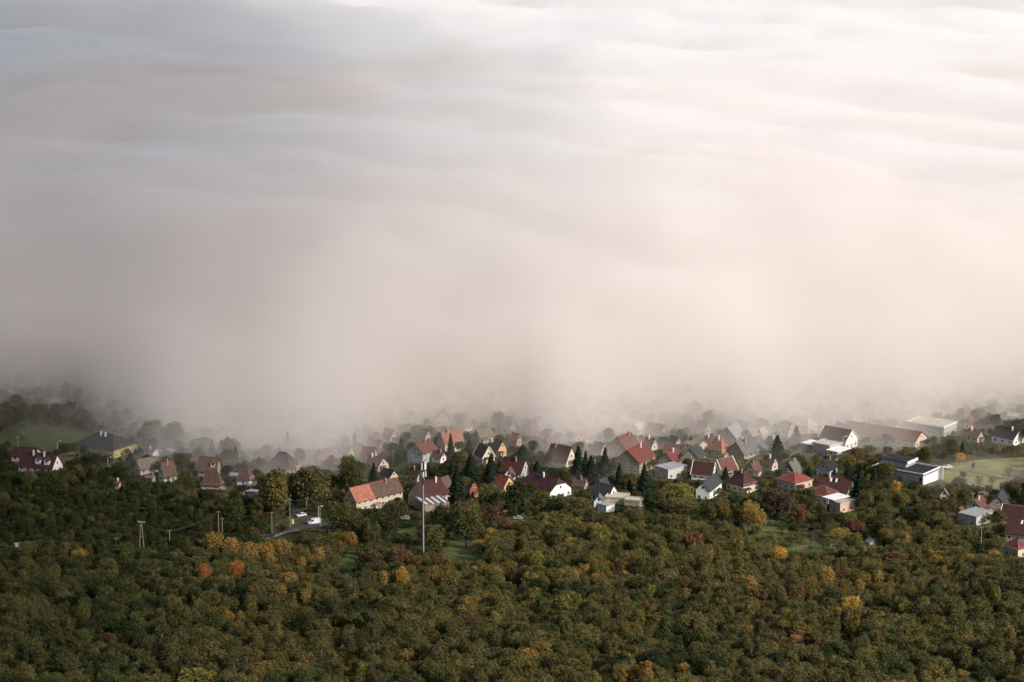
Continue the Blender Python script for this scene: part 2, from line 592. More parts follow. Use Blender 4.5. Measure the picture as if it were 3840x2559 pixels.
strip("side_road", [(1185, 1974), (1150, 1945), (1110, 1925), (1080, 1905)], 6.0, M_ASPH, .10, "asphalt side road behind the white van")
strip("path", [(890, 1664), (925, 1673), (965, 1683)], 2.2, M_TRACK, .12, "pale track across the small pasture")
strip("path", [(180, 1722), (215, 1712), (262, 1700), (320, 1695)], 3.0, M_TRACK, .12, "tan track beside the dark red roofed house")
strip("path", [(3500, 1755), (3640, 1770), (3740, 1790), (3860, 1822)], 1.2, rough_mat("dark_path", (.075, .07, .045), .3), .12, "narrow dark path crossing the meadow")
strip("path", [(1000, 2022), (1060, 2002), (1120, 1988)], 1.6, M_TRACK, .12, "worn verge along the asphalt road")
strip("path", [(560, 2068), (610, 2062), (650, 2050)], 2.2, M_TRACK, .12, "short worn track by the wooden poles")

# ------------------------------------------------------------------ houses
HOUSES = []          # (x0, y0, x1, y1, base row) seen from the camera, footprint centre and radius


def roof_faces(kind, lx, ly, hw, rise, ov):
    """planes of a roof whose ridge runs along x"""
    s = rise / (ly / 2)
    Y, X = ly / 2 + ov, lx / 2 + ov * .8
    ze, zr = hw - ov * s, hw + rise
    if kind == 'gable':
        return [[(-X, -Y, ze), (X, -Y, ze), (X, 0, zr), (-X, 0, zr)], [(X, Y, ze), (-X, Y, ze), (-X, 0, zr), (X, 0, zr)]], X
    if kind == 'hip':
        k = max(.15, lx / 2 - ly / 2 * .95)
        k = min(k, lx / 2)
        return [[(-X, -Y, ze), (X, -Y, ze), (k, 0, zr), (-k, 0, zr)], [(X, Y, ze), (-X, Y, ze), (-k, 0, zr), (k, 0, zr)],
                [(X, -Y, ze), (X, Y, ze), (k, 0, zr)], [(-X, Y, ze), (-X, -Y, ze), (-k, 0, zr)]], k
    if kind == 'half':
        c = .55
        zc, yc, k = hw + rise * c, ly / 2 * (1 - c), X - rise * .35
        return [[(-X, -Y, ze), (X, -Y, ze), (X, -yc, zc), (k, 0, zr), (-k, 0, zr), (-X, -yc, zc)],
                [(X, Y, ze), (-X, Y, ze), (-X, yc, zc), (-k, 0, zr), (k, 0, zr), (X, yc, zc)],
                [(X, -yc, zc), (X, yc, zc), (k, 0, zr)], [(-X, yc, zc), (-X, -yc, zc), (-k, 0, zr)]], k


def add_window(parent, p, n, w_, h_, name="window", trim=None):
    """window centred at p on a wall whose outward normal is n (in the house's frame)"""
    n = Vector(n)
    u = Vector((-n.y, n.x, 0))
    mb, fr = MB(), MB()
    def bx(m_, a0, a1, z0, z1, d0, d1, mi=0):
        pts = []
        for z in (z0, z1):
            for a, d in ((a0, d0), (a1, d0), (a1, d1), (a0, d1)):
                q = Vector(p) + u * a + n * d
                pts.append((q.x, q.y, p[2] + z))
        b0 = len(m_.v); m_.v += pts
        for q in ((0, 3, 2, 1), (4, 5, 6, 7), (0, 1, 5, 4), (1, 2, 6, 5), (2, 3, 7, 6), (3, 0, 4, 7)):
            m_.f.append(tuple(b0 + i for i in q)); m_.m.append(mi)
    bx(mb, -w_ / 2, w_ / 2, -h_ / 2, h_ / 2, -.05, .04)
    g = mb.build(name, M_GLASS if name == "window" else M_DOOR, parent)
    t_ = .10
    bx(fr, -w_ / 2 - t_, w_ / 2 + t_, h_ / 2, h_ / 2 + t_, -.05, .07)
    bx(fr, -w_ / 2 - t_ - .06, w_ / 2 + t_ + .06, -h_ / 2 - t_, -h_ / 2, -.05, .14)
    bx(fr, -w_ / 2 - t_, -w_ / 2, -h_ / 2, h_ / 2, -.05, .07)
    bx(fr, w_ / 2, w_ / 2 + t_, -h_ / 2, h_ / 2, -.05, .07)
    if w_ > .9: bx(fr, -.035, .035, -h_ / 2, h_ / 2, -.03, .06)
    fr.build("frame", trim or M_TRIM, g)
    return g


def house(ref, extra, xl, xm, xr, ye, yb, hr, kind, roof, wall, cat="house", name="house", ratio=None, chim=None, win=True,
          dormers=(), half=False, split=None, minh=2.7, extra_parts=None, door=True, trim=False, ov=.45, deep=None):
    rng = random.Random(hash((xl, ye)) & 0xffff)
    C0 = at(xm, yb)
    s = scale_at(C0)
    hw = (yb - ye) / (s * .97)
    yg = yb
    if hw < minh:
        hw = minh
        yg = ye + hw * s * .97
        C0 = at(xm, yg); s = scale_at(C0)
    aL, aR = 1.07 * max(xm - xl, 3) / s, 1.07 * max(xr - xm, 3) / s
    q = ratio or 1.35
    if kind in ('L',): lenL, lenR = 1.0, q
    elif kind in ('R',): lenL, lenR = q, 1.0
    else: lenL, lenR = (ratio or 1.2), 1.0
    al = math.atan2(aR / lenR, aL / lenL)
    dL, dR = aL / math.cos(al), aR / math.sin(al)
    if deep: dR = deep
    # frame: x along the left face (towards the near corner), y away along the right face
    ux = Vector((math.cos(al), -math.sin(al), 0)); uy = Vector((math.sin(al), math.cos(al), 0))
    ctr = C0 - ux * dL / 2 + uy * dR / 2
    zb = min(hgt(ctr.x, ctr.y), C0.z)
    hw += C0.z - zb
    root = empty(name, (ctr.x, ctr.y, zb), -al)
    label = (ref + " " + extra).strip()
    tag(root, label, cat, "houses of the village" if cat == "house" else "sheds and outbuildings of the village")
    HOUSES.append(dict(x0=xl - 6, x1=xr + 6, y0=ye - hr, y1=min(yb, yg), base=yg, c=ctr, r=max(dL, dR) * .5, ref=ref, cat=cat, own=bool(extra), M=root.matrix_basis.copy(), dl=dL / 2 + .8, dr=dR / 2 + .8, al=al))
    wm = wall_mat(wall)
    flat = kind == 'F'
    rise = 0 if flat else max(1.0, .92 * hr / (s * .97))
    ridge_y = kind == 'L'                      # ridge along y: gable on the left (-y) face
    lx, ly = (dR, dL) if ridge_y else (dL, dR)
    Rm = Matrix.Rotation(math.pi / 2, 4, 'Z') if ridge_y else Matrix.Identity(4)
    T = lambda p: tuple(Rm @ Vector(p))
    mb = MB()
    B = -1.5
    hx, hy = lx / 2, ly / 2
    def P(pts): mb.poly([T(p) for p in pts])
    if kind in ('L', 'R') and not half:
        P([(-hx, -hy, B), (hx, -hy, B), (hx, -hy, hw), (-hx, -hy, hw)])
        P([(hx, hy, B), (-hx, hy, B), (-hx, hy, hw), (hx, hy, hw)])
        P([(hx, -hy, B), (hx, hy, B), (hx, hy, hw), (hx, 0, hw + rise - .12), (hx, -hy, hw)])
        P([(-hx, hy, B), (-hx, -hy, B), (-hx, -hy, hw), (-hx, 0, hw + rise - .12), (-hx, hy, hw)])
    elif half:
        c = .55; zc, yc = hw + rise * c - .15, hy * (1 - c)
        P([(-hx, -hy, B), (hx, -hy, B), (hx, -hy, hw), (-hx, -hy, hw)])
        P([(hx, hy, B), (-hx, hy, B), (-hx, hy, hw), (hx, hy, hw)])
        P([(hx, -hy, B), (hx, hy, B), (hx, hy, hw), (hx, yc, zc), (hx, -yc, zc), (hx, -hy, hw)])
        P([(-hx, hy, B), (-hx, -hy, B), (-hx, -hy, hw), (-hx, -yc, zc), (-hx, yc, zc), (-hx, hy, hw)])
    else:
        mb.box(*T((-hx, -hy, B)), *T((hx, hy, hw)))
    mb.build("wall", wm, root)
    # roof
    rf = None
    if flat:
        rb = MB()
        rb.box(-dL / 2 - .25, -dR / 2 - .25, hw + .003, dL / 2 + .25, dR / 2 + .25, hw + .28)
        rf = rb.build("roof", roof_mat(roof), root)
        pb = MB(); t_ = .25; z0, z1 = hw + .283, hw + .283 + max(.15, hr / s)
        if hr > 2:
            X, Y = dL / 2 + .25, dR / 2 + .25
            pb.box(-X, -Y, z0, X, -Y + t_, z1); pb.box(-X, Y - t_, z0, X, Y, z1)
            pb.box(-X, -Y + t_, z0, -X + t_, Y - t_, z1); pb.box(X - t_, -Y + t_, z0, X, Y - t_, z1)
            pb.build("parapet", M_TRIM if trim else wm, root)
    else:
        kd = 'half' if half else ('hip' if kind == 'H' else 'gable')
        if kd == 'hip' and lx < ly:
            Rm = Matrix.Rotation(math.pi / 2, 4, 'Z'); lx, ly = ly, lx; hx, hy = lx / 2, ly / 2
        fs, k = roof_faces(kd, lx, ly, hw, rise, ov)
        if split:                               # two coverings on one roof
            X = lx / 2 + ov * .8
            xs_ = -X + 2 * X * split[0]
            for lo, hi, cname in ((-X, xs_, roof), (xs_, X, split[1])):
                rb = MB()
                rb.shell([[T((lo if px_ < 0 else hi, py_, pz_)) for px_, py_, pz_ in f] for f in fs], .22)
                rf = rb.build("roof", roof_mat(cname), root)
        else:
            rb = MB(); rb.shell([[T(p) for p in f] for f in fs], .22)
            rf = rb.build("roof", roof_mat(roof), root)
        cap = MB()
        cap.tube([T((-k, 0, hw + rise + .02)), T((k, 0, hw + rise + .02))], .13, 6)
        if kd == 'hip':
            X, Y, ze = lx / 2 + ov * .8, ly / 2 + ov, hw - ov * rise / (ly / 2)
            for sx in (-1, 1):
                for sy in (-1, 1): cap.tube([T((sx * k, 0, hw + rise + .02)), T((sx * X, sy * Y, ze + .02))], .11, 5)
        cap.build("ridge_cap", roof_mat('tan' if trim else roof), rf)
        zg = hw - ov * rise / (ly / 2) - .1      # gutters along the eaves
        for sy in (-1, 1):
            gt = MB(); gt.tube([T((-lx / 2 - .3, sy * (ly / 2 + ov + .07), zg)), T((lx / 2 + .3, sy * (ly / 2 + ov + .07), zg))], .07, 5)
            gt.build("gutter", M_TRIM if trim else M_DARKSTEEL, rf)
        if trim and kd == 'gable':
            tb = MB()
            for sx in (-1, 1):
                for sy in (-1, 1):
                    X, Y = lx / 2 + ov * .8, ly / 2 + ov
                    tb.tube([T((sx * (X + .05), 0, hw + rise + .05)), T((sx * (X + .05), sy * Y, hw - ov * rise / (ly / 2)))], .17, 4)
            tb.build("barge_board", M_TRIM, rf)
        nch = chim if chim is not None else (1 if rng.random() < .6 else 0)
        for i in range(nch):
            cb = MB()
            f = (-.25 + .5 * i) if nch > 1 else rng.uniform(-.5, .5)
            cx, cy = f * k * 1.2, -ly * .10
            zt = hw + rise + .9
            M = Rm @ Matrix.Translation((cx, cy, 0))
            cb.box(-.32, -.32, hw + rise * .5, .32, .32, zt, 0, M)
            cb.box(-.40, -.40, zt, .40, .40, zt + .14, 0, M)
            cb.tube([M @ Vector((0, 0, zt + .14)), M @ Vector((0, 0, zt + .5))], .12, 6)
            cb.build("chimney", M_CHIMW if rng.random() < .45 else M_CHIM, rf)
        for (f, wcol, side) in dormers:
            db, dr_ = MB(), MB()
            x0 = f * lx / 2
            y1 = side * ly * .40
            zt = hw + rise * .62
            dw = min(1.3, lx * .12)
            z0 = hw + rise * .15
            M = Rm @ Matrix.Translation((x0, 0, 0))
            V = lambda *p: tuple(M @ Vector(p))
            db.poly([V(-dw, y1, z0), V(dw, y1, z0), V(dw, y1, zt), V(0, y1, zt + dw * .8), V(-dw, y1, zt)])
            db.poly([V(dw, y1, z0), V(dw, 0, z0), V(dw, 0, zt), V(dw, y1, zt)])
            db.poly([V(-dw, 0, z0), V(-dw, y1, z0), V(-dw, y1, zt), V(-dw, 0, zt)])
            d_ = db.build("dormer", wall_mat(wcol), rf)
            e = .25; yo = y1 + side * .3
            dr_.shell([[V(-dw - e, yo, zt - e * .8), V(0, yo, zt + dw * .8 + .05), V(0, 0, zt + dw * .8 + .05), V(-dw - e, 0, zt - e * .8)],
                       [V(0, yo, zt + dw * .8 + .05), V(dw + e, yo, zt - e * .8), V(dw + e, 0, zt - e * .8), V(0, 0, zt + dw * .8 + .05)]], .12)
            dr_.build("dormer_roof", roof_mat(roof), d_)
            wb = MB()
            wb.box(-.5, min(y1, y1 + side * .05), zt - .95, .5, max(y1, y1 + side * .05), zt - .05, 0, M)
            wb.build("dormer_window", M_GLASS, d_)
    # openings
    if win:
        faces = [((0, -1, 0), dL, dR / 2, kind == 'L'), ((1, 0, 0), dR, dL / 2, kind == 'R')]
        for fi, (n, ln, dist, gab) in enumerate(faces):
            cnt = max(1, int(ln / 3.1)) if ln > 2.4 else 0
            levels = [1.55] if hw < 4.9 else [1.55, 4.2]
            for z in levels:
                for i in range(cnt):
                    a = (i + .5) / cnt * ln - ln / 2
                    u = Vector((-n[1], n[0], 0)); pn = Vector(n) * dist + u * a
                    isdoor = door and z == levels[0] and i == cnt // 2 and fi == (1 if dR < dL else 0) and cnt > 1
                    if isdoor: add_window(root, (pn.x, pn.y, 1.0), n, .95, 2.0, "door")
                    else: add_window(root, (pn.x, pn.y, z), n, rng.choice((.9, 1.15, 1.3)), rng.choice((1.15, 1.35)))
            if gab and not flat and rise > 2.2:
                pn = Vector(n) * dist
                add_window(root, (pn.x, pn.y, hw + rise * (.30 if not half else .24)), n, .9, 1.1)
    if cat == "house" and kind != 'F' and rng.random() < .45:        # a porch with a lean-to roof on the lit side
        pw, pd = min(3.2, dR * .4), 1.7
        y0 = rng.uniform(-.3, .1) * dR - pw / 2; x0 = dL / 2
        pm = MB(); pm.box(x0 + .004, y0, -1.2, x0 + pd, y0 + pw, 2.1)
        po = pm.build("porch", wall_mat(wall), root)
        pr = MB(); pr.shell([[(x0 + pd + .3, y0 - .25, 2.12), (x0 + pd + .3, y0 + pw + .25, 2.12), (x0 + .01, y0 + pw + .25, 2.62), (x0 + .01, y0 - .25, 2.62)]], .12)
        pr.build("porch_roof", roof_mat(roof), po)
        add_window(po, (x0 + pd, y0 + pw / 2, 1.25), (1, 0, 0), .9, 1.0)
    if extra_parts: extra_parts(root, dL, dR, hw, s)
    return root


H = house
# --- left part of the village
H("dark red roofed house behind a row of bushes", "with a lower roof", 45, 130, 141, 1712, 1732, 26, 'R', 'darkmaroon', 'pale', chim=0)
H("dark red roofed house with two white dormers", "at the left edge", 67, 196, 221, 1757, 1768, 46, 'R', 'maroon', 'white', chim=2, dormers=((.1, 'white', -1), (.62, 'white', -1)), ratio=2.0)
H("big slate roofed house with yellow end wall", "beside the dark pasture", 272, 428, 494, 1687, 1720, 38, 'H', 'slate', 'yellow', ratio=1.5, chim=2)
H("small red roofed shed with white wall", "to the right of the slate roofed house", 540, 574, 590, 1696, 1706, 8, 'R', 'dustyred', 'white', cat="shed", name="shed", win=False)
H("pale flat roofed shed", "at the end of the dark hedge by the slate house", 622, 640, 650, 1692, 1700, 2, 'F', 'pale', 'taupe', cat="shed", name="shed", win=False, minh=2.2)
H("grey roofed house with whitish end wall", "among dark trees in the left half", 498, 527, 590, 1760, 1783, 34, 'L', 'taupe', 'pink', ratio=1.8)
H("brown roofed house with a tall cream gable", "lit from the right among dark trees", 592, 616, 654, 1785, 1809, 50, 'L', 'brown', 'cream', ratio=1.6)
H("low grey shed", "in front of the tall cream gable", 545, 572, 580, 1792, 1806, 6, 'R', 'grey', 'taupe', cat="shed", name="shed", win=False)
H("steep brown roofed house with pale dormer", "behind the thatch brown hip roofed house", 745, 812, 822, 1765, 1790, 46, 'R', 'brown', 'taupe', dormers=((.55, 'pink', -1),))
H("thatch brown hip roofed house with pink cream wall", "beside the tall conifers", 757, 826, 834, 1815, 1838, 46, 'H', 'brown', 'pink', ratio=1.9, chim=0)
H("small brown hip roofed cottage with white porch", "left of the golden green tree", 890, 936, 949, 1795, 1823, 42, 'H', 'brown', 'white')
H("low grey metal shed", "beside the small brown hip roofed cottage", 862, 888, 894, 1785, 1797, 8, 'R', 'metal', 'grey', cat="shed", name="shed", win=False)
H("tiny pale shed", "half lost in the mist at the far left", 190, 216, 223, 1507, 1515, 5, 'R', 'pale', 'pale', cat="shed", name="shed", win=False, minh=2.2)
H("tiny cream garden hut", "in the dark bushes below the slate roofed house", 430, 446, 451, 1813, 1829, 7, 'R', 'brown', 'pink', cat="shed", name="shed", win=False)
H("low dark flat shed", "behind the dark trees left of the thatch brown roof", 930, 958, 966, 1846, 1858, 2, 'F', 'metal', 'dark', cat="shed", name="shed", win=False)
# --- behind the three big trees
H("dark red hip roofed house with yellowish wall", "behind the golden green tree", 1005, 1085, 1113, 1752, 1778, 48, 'H', 'darkmaroon', 'yellow', ratio=1.4)
H("small red roofed annex", "right of the dark red hip roof", 1102, 1118, 1126, 1736, 1748, 18, 'R', 'dustyred', 'pink', cat="annex", name="annex", win=False)
H("salmon hip roofed house", "behind the big dark tree", 1162, 1192, 1229, 1725, 1752, 32, 'H', 'salmon', 'beige')
H("faded red roofed house", "next to the salmon hip roof behind the big dark tree", 1215, 1252, 1270, 1740, 1766, 28, 'H', 'dustyred', 'beige', chim=0)
H("pale roofed barn", "at the edge of the fog above the salmon hip roof", 1147, 1190, 1205, 1668, 1682, 9, 'R', 'pale', 'pale', cat="barn", name="barn", win=False)
H("misty brown red roofed house", "above the grey roofed house with cream wall", 1355, 1400, 1413, 1716, 1738, 36, 'R', 'dustyred', 'beige')
H("misty brown roofed house", "at the fog edge above the brown red roof", 1375, 1420, 1431, 1680, 1700, 26, 'R', 'brown', 'pale')
H("grey roofed house with cream end wall", "beside the small black roofed house", 1372, 1419, 1453, 1748, 1768, 28, 'R', 'taupe', 'cream', chim=1)
H("small black roofed house with cream gable", "behind the long orange roofed house", 1425, 1462, 1489, 1788, 1806, 22, 'R', 'dark', 'cream', chim=0)
H("long cream house with half orange half brown roof", "below the big dark trees", 1288, 1337, 1494, 1880, 1912, 46, 'L', 'orange', 'cream', ratio=3.0, split=(.40, 'brown'), dormers=((-.22, 'orange', 1),), chim=1)
H("brown roofed house", "behind the maroon roofed house by the mast", 1590, 1640, 1700, 1852, 1872, 46, 'L', 'brown', 'pink', ratio=1.5)
H("maroon roofed house with shaded grey gable", "right behind the mast", 1532, 1588, 1671, 1868, 1908, 52, 'L', 'maroon', 'pink', chim=1, ratio=1.25)
def sheets(root, dL, dR, hw, s):
    rf = [c for c in root.children if c.name.startswith("roof")][0]
    for i in range(4):
        y0 = -dR / 2 + dR * (.06 + .25 * i)
        mb = MB(); mb.box(-dL / 2 - .1, y0, hw + .285, dL / 2 + .1, y0 + dR * .085, hw + .36); mb.build("roof_sheet", M_TRIM, rf)
H("flat roofed annex with pale roof sheets", "below the maroon roof by the mast", 1552, 1592, 1678, 1895, 1922, 0, 'F', 'grey', 'taupe', cat="annex", name="annex", win=False, extra_parts=sheets)
# --- centre, upper
H("misty white gabled house with brown roof", "at the fog edge above the mast", 1500, 1528, 1568, 1575, 1592, 28, 'R', 'brown', 'pale', chim=0)
H("pale ghostly gabled house", "fading into fog behind the misty white gable", 1508, 1542, 1561, 1545, 1561, 24, 'L', 'pale', 'pale', chim=0)
H("tall beige gabled house", "standing alone at the fog edge in the centre", 1638, 1684, 1690, 1570, 1600, 26, 'L', 'brown', 'beige', chim=0)
H("salmon red roofed house", "behind the pointed conifer in the centre", 1640, 1669, 1734, 1662, 1697, 40, 'L', 'salmon', 'cream', ratio=1.5)
H("house with big grey gable and brown red roof", "above the mast top", 1530, 1586, 1633, 1700, 1742, 32, 'L', 'dustyred', 'bluegrey', chim=1)
H("low red brown roofed house with white end wall", "right of the big grey gable", 1620, 1652, 1671, 1717, 1734, 20, 'R', 'dustyred', 'white', chim=1)
H("taupe roofed house with bare cream end", "right of the salmon red roof", 1778, 1800, 1846, 1640, 1666, 28, 'L', 'taupe', 'beige')
H("dark red roofed house with bright cream gable", "between dark conifers in the centre", 1778, 1810, 1852, 1715, 1738, 40, 'R', 'darkmaroon', 'cream', chim=0, trim=True)
H("narrow orange cream gabled house with grey roof", "right of the bright cream gable", 1848, 1870, 1897, 1682, 1714, 28, 'R', 'slate', 'orange')
H("maroon roofed house with pale grey gable", "above the small white gable in the centre", 1880, 1953, 1984, 1774, 1796, 46, 'R', 'maroon', 'bluegrey', chim=1)
H("small white gabled cottage", "between the maroon roof and the long bright red roof", 1892, 1924, 1931, 1785, 1800, 26, 'L', 'brown', 'white', chim=0)
H("low house with long bright red roof", "below the small white gable", 1800, 1888, 1926, 1826, 1850, 36, 'R', 'red', 'orange', ratio=1.8, chim=1)
H("brick red house with white windows", "between two dark trees right of the mast", 1752, 1762, 1794, 1833, 1864, 30, 'R', 'brown', 'brick', ratio=1.0, chim=0)
H("large dark maroon roofed house with cream gable", "behind the dark conifers", 2055, 2123, 2160, 1731, 1754, 52, 'R', 'darkmaroon', 'cream', chim=1)
H("white half hipped house with dark red roof", "in the middle of the village", 1960, 2062, 2138, 1846, 1874, 46, 'R', 'darkmaroon', 'white', half=True, chim=1, ratio=1.5)
H("brown roofed outbuilding", "right of the white half hipped house", 2150, 2190, 2206, 1822, 1836, 25, 'R', 'brown', 'taupe', cat="shed", name="shed")
H("misty white gabled house with pink roof", "at the fog edge above the dark conifers", 2160, 2202, 2228, 1642, 1658, 22, 'L', 'salmon', 'white', chim=0)
# --- centre right
H("dusty red roofed house with misty beige gable", "behind the olive gable", 2285, 2345, 2398, 1685, 1720, 42, 'L', 'dustyred', 'beige')
H("bright red roofed house with olive gable", "left of the pale flat roofed box house", 2313, 2397, 2460, 1736, 1780, 46, 'L', 'red', 'olive', chim=1)
def box_house_extra(root, dL, dR, hw, s):
    mb = MB(); mb.box(-dL / 2 - 2.2, -dR * .3, -1.5, -dL / 2 - .003, dR * .3, hw * .62); mb.build("side_wing", wall_mat('beige'), root)
H("pale flat roofed box house", "with one dark window on its bright face", 2462, 2505, 2576, 1763, 1800, 2, 'F', 'metal', 'pale', ratio=.75, extra_parts=box_house_extra)
H("small red roofed house with taupe gable", "behind the pale flat roofed box house", 2475, 2525, 2563, 1731, 1752, 31, 'L', 'red', 'taupe', chim=1)
H("slate roofed house with wide taupe gable", "behind the box house", 2558, 2622, 2652, 1722, 1747, 38, 'L', 'slate', 'taupe', chim=0)
H("dusty red frontal roof house", "behind the small red roof with taupe gable", 2493, 2545, 2554, 1703, 1718, 32, 'R', 'dustyred', 'taupe', chim=0)
H("low tan roofed house", "above the slate roof with wide taupe gable", 2572, 2620, 2652, 1672, 1692, 16, 'R', 'tan', 'beige', chim=0)
H("terracotta hip roofed house with pale end wall", "above the white barge boards", 2655, 2706, 2745, 1690, 1720, 40, 'H', 'salmon', 'beige', chim=2)
H("maroon roofed low house with white barge boards", "left of an angled pair", 2600, 2670, 2690, 1782, 1802, 44, 'R', 'maroon', 'white', trim=True, chim=0)
H("maroon roofed house with pale blue grey gable", "right of an angled pair", 2672, 2710, 2766, 1770, 1797, 44, 'L', 'dustyred', 'bluegrey', trim=True, chim=0)
H("grey roofed house with broad taupe gable", "below the pale sheet metal roofs", 2738, 2790, 2880, 1703, 1726, 42, 'L', 'grey', 'taupe', ratio=1.6)
H("brown walled house with bright sheet metal roof", "near the fog right of centre", 2700, 2760, 2800, 1642, 1668, 38, 'L', 'metal', 'taupe', chim=0)
H("brownish house with pale sheet roof", "middle of three sheet metal roofs", 2785, 2825, 2852, 1640, 1657, 30, 'L', 'tan', 'taupe', chim=0)
H("small house with pale tin roof", "smallest of the three sheet metal roofs", 2835, 2860, 2882, 1630, 1646, 22, 'L', 'pale', 'beige', chim=0)
H("white gabled cottage with slate roof", "in front of the maroon hip roofed villa", 2614, 2661, 2714, 1840, 1874, 30, 'L', 'slate', 'white', ratio=2.8, chim=0)
H("maroon hip roofed villa with cream walls", "right of the white gabled cottage", 2732, 2787, 2844, 1820, 1852, 44, 'H', 'maroon', 'cream', ratio=1.1, chim=1)
H("chapel like white gable with dark slate roof", "above the cream flat roofs", 2222, 2281, 2319, 1862, 1886, 38, 'R', 'slate', 'white', chim=0, door=False)
H("small white gabled hut with dark window", "in front of the chapel like white gable", 2230, 2263, 2267, 1880, 1897, 21, 'L', 'grey', 'white', cat="hut", name="hut", chim=0, door=False)
H("long cream flat roofed garage", "in front of the chapel like gable", 2275, 2345, 2362, 1872, 1890, 3, 'F', 'cream', 'cream', cat="garage", name="garage", win=False)
H("cream lean-to with flat roof", "at the right end of the cream garage", 2345, 2398, 2412, 1882, 1902, 3, 'F', 'cream', 'taupe', cat="lean-to", name="lean_to", win=False)
H("white shed with grey sheet roof", "lowest of the cream flat roofed buildings", 2242, 2274, 2304, 1899, 1924, 2, 'F', 'metal', 'white', cat="shed", name="shed", win=False)
# --- right
H("red pyramid roofed house with pale hips", "left of the big maroon roof with skylights", 2925, 2981, 3048, 1812, 1842, 30, 'H', 'brightred', 'cream', ratio=1.0, chim=0, trim=True)
H("dark gabled house with grey roof edge", "behind the red pyramid roof", 2935, 2985, 3015, 1780, 1800, 46, 'L', 'grey', 'dark', chim=1)
def skylights(root, dL, dR, hw, s):
    rf = [c for c in root.children if c.name.startswith("roof")][0]
    rise = max(v.co.z for v in rf.data.vertices) - hw
    sl = rise / (dR / 2)
    for i in range(4):
        mb = MB()
        x = -dL * .12 + i * dL * .085; y0 = -dR * .22; y1 = y0 + 1.2
        z = lambda y: hw + (dR / 2 + y) * sl + .06
        mb.poly([(x, y0, z(y0)), (x + .8, y0, z(y0)), (x + .8, y1, z(y1)), (x, y1, z(y1))])
        mb.poly([(x, y0, z(y0) - .2), (x + .8, y0, z(y0) - .2), (x + .8, y0, z(y0)), (x, y0, z(y0))])
        mb.build("skylight", M_GLASS if i % 2 else M_TRIM, rf)
H("big maroon roofed house with skylights", "beside the dark conifers below the white villa", 3072, 3176, 3212, 1846, 1868, 50, 'R', 'maroon', 'cream', chim=1, extra_parts=skylights)
H("dark roofed house with pale gable", "behind the big maroon roof with skylights", 3068, 3110, 3145, 1762, 1790, 34, 'L', 'dark', 'bluegrey', chim=1)
H("low red hip roofed house", "in front of the big maroon roof with skylights", 3040, 3105, 3147, 1860, 1893, 26, 'H', 'red', 'cream', chim=0, trim=True)
def terrace(root, dL, dR, hw, s):
    mb = MB(); mb.box(-dL / 2 - 3.5, -dR / 2 - 1.2, hw + .9, dL / 2 - dL * .45, dR / 2, hw + 1.15); mb.build("terrace_slab", M_TRIM, root)
    for x in (-dL / 2 - 3.2, -dL / 2 - 1):
        p = MB(); p.tube([(x, -dR / 2 - .9, -1.5), (x, -dR / 2 - .9, hw + .9)], .16, 6); p.build("terrace_post", M_TRIM, root)
H("pinkish flat house with white terrace", "below the big maroon roof with skylights", 3118, 3150, 3208, 1889, 1926, 2, 'F', 'pale', 'pink', extra_parts=terrace, ratio=.7)
def villa(root, dL, dR, hw, s):
    up = MB(); up.box(-dL / 2 + .4, -dR * .1, hw + .285, dL * .02, dR / 2 - .4, hw + 2.7); u = up.build("upper_storey", wall_mat('grey'), root)
    r2 = MB(); r2.box(-dL / 2 + .1, -dR * .13, hw + 2.703, dL * .05, dR / 2 - .1, hw + 2.95); r2.build("upper_roof", roof_mat('dark'), u)
    p2 = MB(); p2.box(dL * .05 + .003, -dR * .13, hw + 2.1, dL * .05 + .35, dR / 2 - .1, hw + 3.2); p2.build("fascia", M_TRIM, u)
    f = MB(); f.box(dL / 2 + .003, -dR / 2 + .4, .1, dL / 2 + .12, dR / 2 - 2.2, hw - .9); f.build("garage_door", M_TRIM, root)
    g = MB(); g.box(dL / 2 - 1.6, -dR / 2 - .08, .2, dL / 2 - .5, -dR / 2 - .003, hw - 1.2); g.build("glass_front", M_GLASS, root)
    e = MB(); e.box(dL / 2 - .15, dR / 2 + .26, -.5, dL / 2 + 1.6, dR / 2 + .5, hw + .9); e.build("fin_wall", M_TRIM, root)
H("white modern flat roofed villa with long shade-grey wall", "on the edge of the meadow", 3303, 3460, 3536, 1784, 1820, 5, 'F', 'dark', 'grey', ratio=1.55, trim=True, extra_parts=villa, win=False)  # the shade on the long white wall is put into its grey colour
def deck(root, dL, dR, hw, s):
    m1 = MB(); m1.box(dL / 2 + .003, -dR / 2 - 3, hw - 1.0, dL / 2 + 7, dR / 2 - 2, hw - .75); m1.build("terrace_slab", M_TRIM, root)
    m2 = MB(); m2.box(-dL / 2 - 7, -dR / 2, -1.5, -dL / 2 - .003, dR / 2 - 1.5, hw - 1.1); a = m2.build("side_wing", wall_mat('dark'), root)
    m3 = MB(); m3.box(-dL / 2 - 7.2, -dR / 2 - .2, hw - 1.097, -dL / 2 - .003, dR / 2 - 1.4, hw - .8); m3.box(-dL / 2 - 7.3, -dR / 2 - .2, -1.5, -dL / 2 - 7.003, dR / 2 - 1.5, hw - 1.1); m3.build("white_frame", M_TRIM, a)
    for i in range(3):
        p = MB(); p.tube([(dL / 2 + 1 + 2.7 * i, -dR / 2 - 2.7, -1.5), (dL / 2 + 1 + 2.7 * i, -dR / 2 - 2.7, hw - 1.0)], .15, 6); p.build("terrace_post", M_TRIM, root)
    m4 = MB(); m4.box(dL / 2 + .5, -dR / 2 - 5, .2, dL / 2 + 8, -dR / 2 - 1.5, .8); m4.build("terrace_wall", M_TRIM, root)
H("low grey modern house with white terrace", "before the white gable", 3003 + 55, 3110, 3160, 1676, 1712, 3, 'F', 'cream', 'grey', extra_parts=deck, ratio=1.0)
